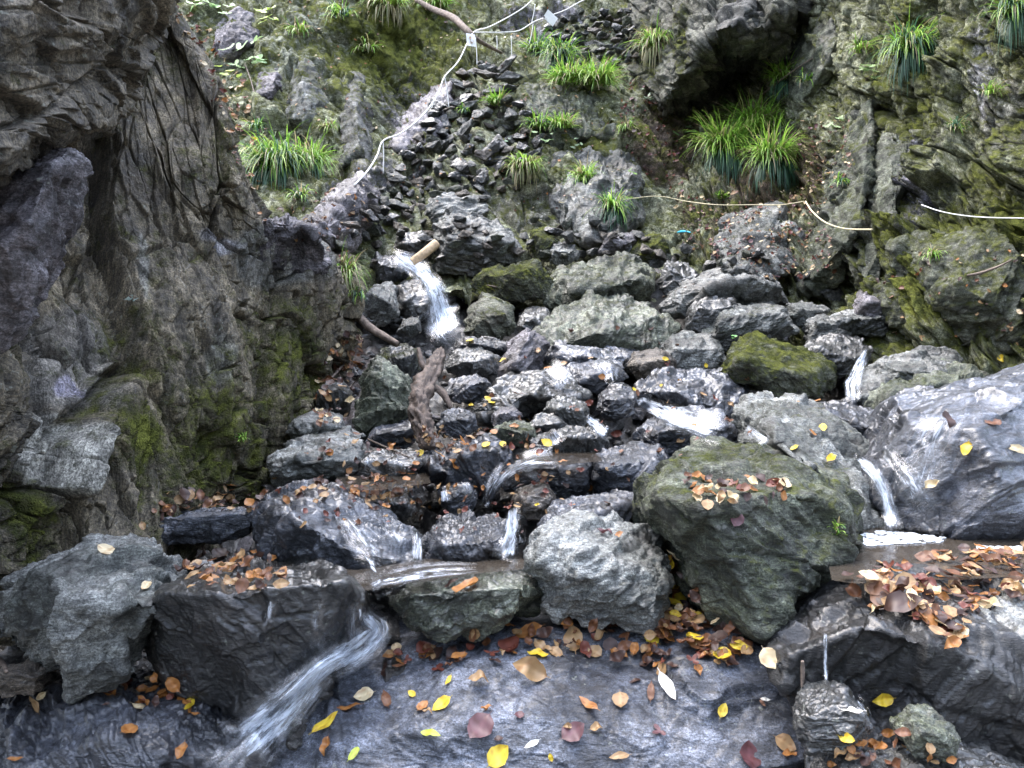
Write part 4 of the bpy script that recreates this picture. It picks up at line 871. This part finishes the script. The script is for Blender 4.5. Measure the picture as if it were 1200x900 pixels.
# ---- leafy sprigs
def leaf_shape(kind,seed,col,curl=.5,two=True):
    rg=np.random.default_rng(seed); V=[];C=[];T=[]
    col=np.array(col)
    if kind=='maple':
        nl=5; pts=[(0,0)]; N=40; ring=[]
        for i in range(N):
            a=-2.35+4.7*i/(N-1); lob=abs(math.cos(a*nl/4.7*3.14159*.5*1.27)); r=.16+.36*lob**1.5*(1-.12*abs(a))
            ring.append((r*math.cos(a),r*math.sin(a)))
        V=[(0,0,0)]+[(x*.5,y*.5,0) for x,y in ring]+[(x,y,0) for x,y in ring]
        for i in range(N-1):
            T.append([0,1+i,2+i,2+i]); T.append([1+i,1+N+i,2+N+i,2+i])
        V=np.array(V,float); V[:,0]+=.0
        T3=[]
        for q in T: T3+= [[q[0],q[1],q[2]]]+([[q[0],q[2],q[3]]] if q[2]!=q[3] else [])
        T=np.array(T3)
    else:
        U,W=11,7; ar={'ovate':.30,'round':.40,'lance':.17}[kind]
        for i in range(U):
            u=i/(U-1); w=ar*math.sin(math.pi*min(1,u**.85))**.8*(1+.0*u)+.002
            for j in range(W):
                v=-1+2*j/(W-1); V.append((u-.5,v*w*(1+.05*math.sin(u*40)*abs(v)),0))
        V=np.array(V); g=np.arange(U*W).reshape(U,W)
        T=np.concatenate([np.stack([g[:-1,:-1],g[1:,:-1],g[1:,1:]],-1).reshape(-1,3),np.stack([g[:-1,:-1],g[1:,1:],g[:-1,1:]],-1).reshape(-1,3)])
    x,y=V[:,0].copy(),V[:,1].copy()
    z=curl*rg.uniform(.3,1.)*y*y*2.2+curl*rg.uniform(-.5,.9)*x*x*.9+.10*curl*np.sin(x*9+rg.uniform(0,6))+.25*curl*abs(y)*rg.uniform(0,1)+.05*fbm(V*6+seed,2)
    V[:,2]=z-z.min()
    rib=np.exp(-(y/.02)**2)+.5*(np.sin((x+abs(y)*.9)*42)>.75)
    spot=sstep(.05,.3,fbm(V*5+seed*3,3))
    C=col[None,:]*(1+.25*rib[:,None])*(1-.45*spot[:,None]*np.array([.5,.8,1.]))
    C*= (1-.25*sstep(.25,.5,np.abs(x)))[:,None]
    k=len(V)
    # stalk
    st=np.array([[-.5,-.012,0],[-.5,.012,0],[-.62,.01,.01],[-.62,-.01,.01]]); 
    if kind=='maple': st[:,0]+=.32; 
    st[:,2]+=V[0,2]; V=np.concatenate([V,st]); C=np.concatenate([C,np.tile(col*.6,(4,1))])
    T=np.concatenate([T,[[k,k+1,k+2],[k,k+2,k+3]]])
    return V,T,np.clip(C,0,.95)
LC={'brown':(.13,.055,.024),'dark brown':(.05,.025,.018),'red-brown':(.13,.036,.022),'orange':(.30,.13,.035),'tan':(.30,.19,.09),'yellow':(.58,.42,.03),'yellow-green':(.36,.42,.05),'cream':(.56,.46,.28),'maroon':(.10,.04,.045),'white':(.75,.74,.68)}
M_LEAF=tone_mat('fallen_leaf',.5,.2)
PR={}
def leaf_protos(c):
    if c not in PR:
        PR[c]=[]
        kinds=['ovate','ovate','round','ovate','lance'] if c not in('red-brown','maroon') else ['maple','ovate','maple','ovate','round']
        for i,kd in enumerate(kinds):
            V,T,C=leaf_shape(kd,hash(c)%97*0+len(c)*7+i*13,LC[c],curl=[.3,.6,.25,1.1,.4][i])
            me=mesh_from('fallen_leaf',V,T); attr(me,'tone',C); me.materials.append(M_LEAF); PR[c].append((me,V,T,C))
    return PR[c]
def sprig(px,py,wpx,n,col,label,kind='ovate',seed=0,cat='leafy plant',ls=.4):
    h=ray(px,py)
    if not h: return
    s=h[0].y/F; R_=wpx*s*.5; rg=np.random.default_rng(seed+70); root=bpy.data.objects.new('leafy_plant',None); COL.objects.link(root); root.location=h[0]
    tag(root,label,cat); items=[]; 
    for i in range(n):
        a=rg.uniform(-math.pi,0) if i else -1.5; r=R_*rg.uniform(.25,1); c=np.array([math.cos(a)*r,-.06-abs(math.sin(a))*r*.4,rg.uniform(-.3,.7)*R_])
        V,T,C=leaf_shape(kind,seed+i,np.array(col)*rg.uniform(.7,1.2),.25); M=np.array((orient((rg.normal()*.3,-.5,.8),rg.uniform(0,6.28),.3)).to_matrix())
        items.append((V*R_*ls*2*rg.uniform(.7,1.1)@M.T+c,T,C))
    k=0;Vs=[];Ts=[];Cs=[]
    for v,t,c in items: Vs.append(v);Ts.append(t+k);Cs.append(c);k+=len(v)
    me=mesh_from('leaves',np.concatenate(Vs),np.concatenate(Ts)); attr(me,'tone',np.concatenate(Cs)); link('leaves',me,M_GRASS,root)
    sv=[]; 
    P=np.array([[0,0.03,0],[0,-.03,.1*R_],[.2*R_,-.07,.3*R_],[.3*R_,-.1,.5*R_]])
    tube('stem',P,[.006,.005,.004,.002],M_WOOD,5,10,parent=root)
PG=(.42,.62,.30); YG=(.50,.66,.16)
sprig(255,20,60,9,PG,'pale blurred green leaves at the top edge above the left cliff','maple',1)
sprig(312,24,50,7,YG,'yellow-green lobed leaves high on the left slope','maple',2)
sprig(294,75,62,8,PG,'pale green lobed leaves overhanging a shadowed gap on the left slope','maple',3)
sprig(272,92,36,5,YG,'small yellowish leaves beside the orange litter on the left slope','ovate',4)
sprig(636,165,22,5,(.2,.32,.14),'low green sprig under the two little tufts','ovate',5)
sprig(674,172,20,4,(.25,.36,.2),'grey-green sprig at the edge of the bare rock','ovate',6)
sprig(758,120,34,7,(.22,.30,.2),'silvery fern-like sprig beside the brown gully','lance',7)
sprig(738,205,16,4,(.2,.36,.08),'tiny bright sprig above the yellowed cord','ovate',8)
sprig(803,155,26,6,(.2,.34,.12),'green sprig at the left foot of the bright grass','ovate',9)
sprig(975,150,34,8,(.3,.42,.2),'pale fern at the top of the gully right of the bright grass','lance',10)
sprig(593,167,14,3,(.3,.45,.3),'single pale leaf sprig among the tumbled stones','round',11)
sprig(858,398,12,3,(.2,.5,.15),'tiny green sprout left of the bright mossy boulder','round',12)
sprig(850,0,14,3,(.2,.3,.1),'faint sprig on the overhang rim','round',13) if False else None
sprig(1015,95,40,8,(.25,.36,.16),'pale creeping leaves left of the long hanging tuft','ovate',14)
sprig(160,352,14,3,(.35,.45,.40),'small pale green leaf stuck under the drip line on the left cliff','round',15,ls=.8)

# ------------------------------------------------------------------ fallen leaves
DG=fresh()
LEAVES=[]   # (screen size, data)
def drop(px,py,lpx,col,lift=.006,tilt=.35,spin=None,drift=None,var=None,fixed=False):
    h=ray(px,py)
    if not h: return
    loc,n,ob=h
    if ob.name.startswith('grass') or ob.name.startswith('leaves') or ob.name.startswith('rope'): return
    if n.z<-.2 and not fixed: return
    nn=(n+Vector((0,-.15,.55))).normalized()
    s=lpx*(.92 if fixed else .82)/F*loc.y
    LEAVES.append(dict(px=px,py=py,s=s,scr=lpx*(2 if fixed else 1),col=col,loc=loc+nn*(lift+.004),q=orient(nn,random.uniform(0,6.28) if spin is None else spin,tilt),ob=ob.name,drift=drift,var=(4 if col=='white' else random.randrange(5)) if var is None else var,fixed=fixed))
EX=[(562,855,42,'maroon'),(585,887,34,'yellow'),(518,827,28,'yellow'),(505,862,30,'yellow-green'),(415,885,26,'yellow-green'),(623,873,22,'white'),(672,860,34,'maroon'),(690,828,34,'orange'),(727,823,26,'tan'),(783,806,44,'white'),
(763,812,28,'brown'),(773,858,24,'maroon'),(725,888,28,'tan'),(560,802,28,'tan'),(495,830,22,'orange'),(453,822,34,'brown'),(427,817,26,'cream'),(407,833,36,'orange'),(526,800,18,'yellow'),(697,765,22,'tan'),(630,770,28,'yellow'),
(620,787,46,'tan'),(597,760,34,'red-brown'),(620,743,38,'orange'),(673,750,42,'tan'),(465,762,22,'cream'),(500,767,30,'orange'),(533,773,28,'dark brown'),(877,887,36,'maroon'),(920,873,28,'tan'),(895,820,14,'white'),(997,836,30,'white'),
(1033,820,26,'yellow'),(903,773,30,'cream'),(1162,715,30,'cream'),(1113,757,26,'orange'),(125,647,28,'cream'),(172,690,20,'cream'),(50,815,14,'cream'),(38,828,26,'tan'),(17,892,18,'orange'),(150,858,30,'orange'),(182,797,28,'cream'),
(205,803,26,'orange'),(222,827,20,'yellow'),(163,832,26,'cream'),(128,817,18,'orange'),(213,883,24,'orange'),(383,850,40,'yellow'),(385,877,24,'orange'),(1107,493,28,'dark brown'),(1163,497,24,'brown'),(1133,528,22,'yellow'),(1190,527,32,'cream'),
(1095,570,20,'cream'),(1175,422,14,'yellow'),(965,503,18,'yellow'),(950,508,14,'orange'),(975,540,18,'yellow'),(931,527,14,'yellow'),(548,690,44,'orange'),(530,686,24,'dark brown'),(640,520,16,'yellow'),(722,510,16,'red-brown'),(570,523,14,'yellow'),(530,545,18,'orange'),
(812,572,22,'orange'),(845,573,24,'dark brown'),(870,578,26,'red-brown'),(862,610,22,'maroon'),(600,770,0,'tan'),(708,628,22,'maroon'),(725,628,14,'orange'),(1040,700,44,'brown'),(1060,710,50,'dark brown'),(1085,725,40,'orange'),(1105,735,36,'red-brown')]
for x,y,l,c in EX:
    if l: drop(x,y,l,c,fixed=True,tilt=.2,lift=.004)
def drift(name,poly,n,lo,hi,cols,thick=.03):
    for x,y in sample(poly,n): drop(x,y,random.uniform(lo,hi),random.choice(cols),lift=random.uniform(0,thick),tilt=.4,drift=name)
W1=['orange','tan','brown','tan','brown','cream','brown','dark brown','tan','brown','yellow','dark brown']; W2=['brown','dark brown','red-brown','orange','brown','tan','tan','dark brown','cream']; W3=['brown','orange','tan','dark brown','dark brown','brown','tan']
drift('in the drift between the pale angular boulder and the huge mossy boulder',[(782,650),(800,672),(830,705),(870,742),(888,768),(850,782),(800,765),(740,748),(668,744),(645,733),(700,728),(772,732),(790,700)],120,18,32,W1,.05)
drift('in the wet leaf dam at the outlet of the right-hand pool',[(990,678),(1030,662),(1080,655),(1150,645),(1200,650),(1190,690),(1140,720),(1120,755),(1090,745),(1040,722),(1000,700)],120,16,32,W2,.015)
drift('on the leafy shelf behind the black wet block',[(205,668),(240,650),(290,648),(335,660),(335,690),(300,696),(215,690)],70,16,26,W3,.03)
drift('in the litter under the left cliff above the thin striped slab',[(165,625),(190,585),(230,575),(295,572),(310,592),(295,600),(215,602),(180,612)],80,12,22,W3,.04)
drift('on the wet step right of the left cliff foot',[(330,590),(370,565),(420,558),(495,570),(500,600),(440,600),(400,580),(340,588)],70,10,20,W3,.02)
drift('around the foot of the weathered stump',[(425,525),(480,505),(520,500),(600,505),(570,525),(500,540),(440,530)],60,8,17,W3,.03)
drift('on the sloping top of the huge mossy boulder',[(800,560),(880,555),(930,570),(935,580),(870,595),(830,598),(805,580)],42,12,24,W2+['cream','orange'],.02)
drift('in the litter bank between the left cliff and the triangular boulder',[(378,430),(400,390),(425,395),(425,430),(405,480),(405,500),(360,500),(365,470)],110,8,16,W3+['cream'],.05)
drift('on the low bedrock in the bottom right corner',[(965,880),(1000,868),(1060,862),(1110,885),(1120,900),(970,900)],34,14,28,['orange','yellow','tan','brown','dark brown'],.02)
drift('scattered over the long wet slab',[(400,800),(600,760),(880,780),(930,890),(400,890)],14,12,26,['brown','tan','orange','dark brown','maroon','yellow'],.004)
drift('on the bedrock hump in the bottom left corner',[(110,815),(180,790),(225,800),(230,840),(170,845),(125,840)],22,12,26,['brown','dark brown','orange','red-brown'],.02)
drift('along the upper edge of the long wet slab',[(440,765),(520,748),(600,738),(760,745),(860,775),(820,790),(640,765),(560,785),(500,790),(440,790)],80,13,28,['brown','red-brown','orange','tan','dark brown'],.02)
drift('scattered over the middle boulders of the stream',[(520,400),(780,380),(980,480),(860,520),(700,600),(520,660),(480,560)],120,7,15,['brown','orange','tan','dark brown','yellow','red-brown'],.01)
drift('in the brown litter of the right-hand gully',[(930,140),(1000,130),(1000,200),(960,250),(1000,330),(900,330),(800,290),(790,230),(830,220),(900,230)],650,4,9,['brown','dark brown','red-brown','maroon','tan','cream'],.03)
drift('in the brown litter above the gully',[(740,95),(770,105),(800,170),(800,230),(760,210),(720,150)],220,4,8,['brown','dark brown','red-brown','maroon'],.03)
drift('on the ledges above the left cliff',[(200,0),(250,40),(290,100),(320,170),(300,240),(270,180),(245,90),(210,40)],150,6,13,['orange','brown','tan','red-brown','cream'],.03)
drift('on the ledges above the left cliff',[(285,165),(305,165),(310,210),(290,205)],30,10,18,['orange','tan','yellow'],.05)
drift('on the ledges above the left cliff',[(290,250),(400,215),(440,250),(400,330),(330,280)],80,5,11,W3,.02)
drift('scattered over the back slope',[(320,0),(740,0),(740,260),(330,220)],420,3,6,W3+['cream'],.01)
drift('packed in the gaps around the middle boulders',[(300,560),(420,500),(600,500),(700,520),(640,600),(480,620),(320,620)],160,8,15,['brown','dark brown','dark brown','tan','red-brown','orange'],.02)
drift('in the wet leaf dam at the outlet of the right-hand pool',[(1080,650),(1210,640),(1210,700),(1150,715),(1090,690)],60,15,27,['brown','dark brown','orange','tan','tan'],.012)
drift('on the lower right cliff',[(1000,300),(1200,280),(1200,420),(1050,400)],60,5,12,W3+['cream'],.01)
LEAVES.sort(key=lambda d:-d['scr'])
ind,rest=LEAVES[:330],LEAVES[330:]
from collections import defaultdict
grp=defaultdict(list)
for d in ind:
    if d['fixed']: grp[(d['col'],REF.get(d['ob'],{'right_cliff':'the right cliff','pool_water':'the pool'}.get(d['ob'].split('.')[0],'the stream stones')))].append(d)
ORD=['','second ','third ','fourth ','fifth ','sixth ','seventh ','eighth ','ninth ']
for (c,rf),L in grp.items():
    L.sort(key=lambda d:d['px'])
    for i,d in enumerate(L):
        if len(L)==1: d['label']=f'lone {c} leaf lying on {rf}'
        elif i<9: d['label']=('leftmost' if i==0 else 'rightmost' if i==len(L)-1 else ORD[i].strip()+' from left')+f' {c} leaf on {rf}'
for d in ind:
    me=leaf_protos(d['col'])[d['var']][0]
    o=bpy.data.objects.new('fallen_leaf',me); COL.objects.link(o); o.location=d['loc']; o.rotation_mode='QUATERNION'; o.rotation_quaternion=d['q']; o.scale=(d['s'],)*3
    lab=d.get('label') or f"{d['col']} leaf {d['drift'] or 'on the stones'}"
    tag(o,lab,'leaf','fallen leaves' if 'label' in d else 'fallen leaves '+(d['drift'] or ''))
items=[]
for d in rest:
    _,V,T,C=leaf_protos(d['col'])[d['var']]; M=np.array(d['q'].to_matrix())
    items.append(((V*d['s'])@M.T+np.array(d['loc']),T,C))
Vs=[];Ts=[];Cs=[];k=0
for v,t,c in items: Vs.append(v);Ts.append(t+k);Cs.append(c);k+=len(v)
me=mesh_from('leaf_litter',np.concatenate(Vs),np.concatenate(Ts)); attr(me,'tone',np.concatenate(Cs))
tag(link('leaf_litter',me,M_LEAF),'small brown fallen leaves scattered over slope and stones','leaf litter',kind='stuff')
# ------------------------------------------------------------------ light and camera
EL,AZ=math.radians(66),math.radians(-60)     # sun high above the head of the gorge
w=bpy.data.worlds.new('World'); SC.world=w; w.use_nodes=True; nt=w.node_tree
sky=nt.nodes.new('ShaderNodeTexSky'); sky.sky_type='NISHITA'; sky.sun_disc=False
sky.sun_elevation=EL; sky.sun_rotation=AZ; sky.dust_density=2.; sky.air_density=1.
bg=nt.nodes['Background']; bg.inputs[1].default_value=.15
tcw=nt.nodes.new('ShaderNodeTexCoord'); sep=nt.nodes.new('ShaderNodeSeparateXYZ'); nt.links.new(tcw.outputs['Generated'],sep.inputs[0])
gr=nt.nodes.new('ShaderNodeMapRange'); nt.links.new(sep.outputs[2],gr.inputs[0]); gr.inputs[1].default_value=.25; gr.inputs[2].default_value=.95; gr.inputs[3].default_value=.34; gr.inputs[4].default_value=1.7
nz=nt.nodes.new('ShaderNodeTexNoise'); nt.links.new(tcw.outputs['Generated'],nz.inputs['Vector']); nz.inputs['Scale'].default_value=7; nz.inputs['Detail'].default_value=5; nz.inputs['Roughness'].default_value=.65
gn=nt.nodes.new('ShaderNodeMapRange'); nt.links.new(nz.outputs[0],gn.inputs[0]); gn.inputs[1].default_value=.42; gn.inputs[2].default_value=.56; gn.inputs[3].default_value=.4; gn.inputs[4].default_value=1.5
mu=nt.nodes.new('ShaderNodeMath'); mu.operation='MULTIPLY'; nt.links.new(gr.outputs[0],mu.inputs[0]); nt.links.new(gn.outputs[0],mu.inputs[1])
# thin cloud whitens the blue of the sky
mc=nt.nodes.new('ShaderNodeMix'); mc.data_type='RGBA'; mc.inputs[0].default_value=.2; nt.links.new(sky.outputs[0],mc.inputs[6]); mc.inputs[7].default_value=(7.4,7.2,7.1,1)
vm=nt.nodes.new('ShaderNodeVectorMath'); vm.operation='SCALE'; nt.links.new(mc.outputs[2],vm.inputs[0]); nt.links.new(mu.outputs[0],vm.inputs['Scale'])
nt.links.new(vm.outputs[0],bg.inputs[0])
sd=bpy.data.lights.new('sun','SUN'); sd.energy=.7; sd.angle=math.radians(55); sd.color=(1,.97,.92)
so=bpy.data.objects.new('sun',sd); COL.objects.link(so)
dv=Vector((math.sin(AZ)*math.cos(EL),math.cos(AZ)*math.cos(EL),math.sin(EL)))
so.rotation_euler=dv.to_track_quat('Z','Y').to_euler()
cam=bpy.data.cameras.new('camera'); cam.lens=36*F/1200; cam.sensor_width=36; cam.clip_end=500; cam.clip_start=.05
co=bpy.data.objects.new('camera',cam); COL.objects.link(co); co.location=(0,0,CZ); co.rotation_euler=(math.radians(90),0,0); SC.camera=co
SC.view_settings.view_transform='Standard'; SC.view_settings.look='None'; SC.view_settings.exposure=2.6; SC.view_settings.gamma=1
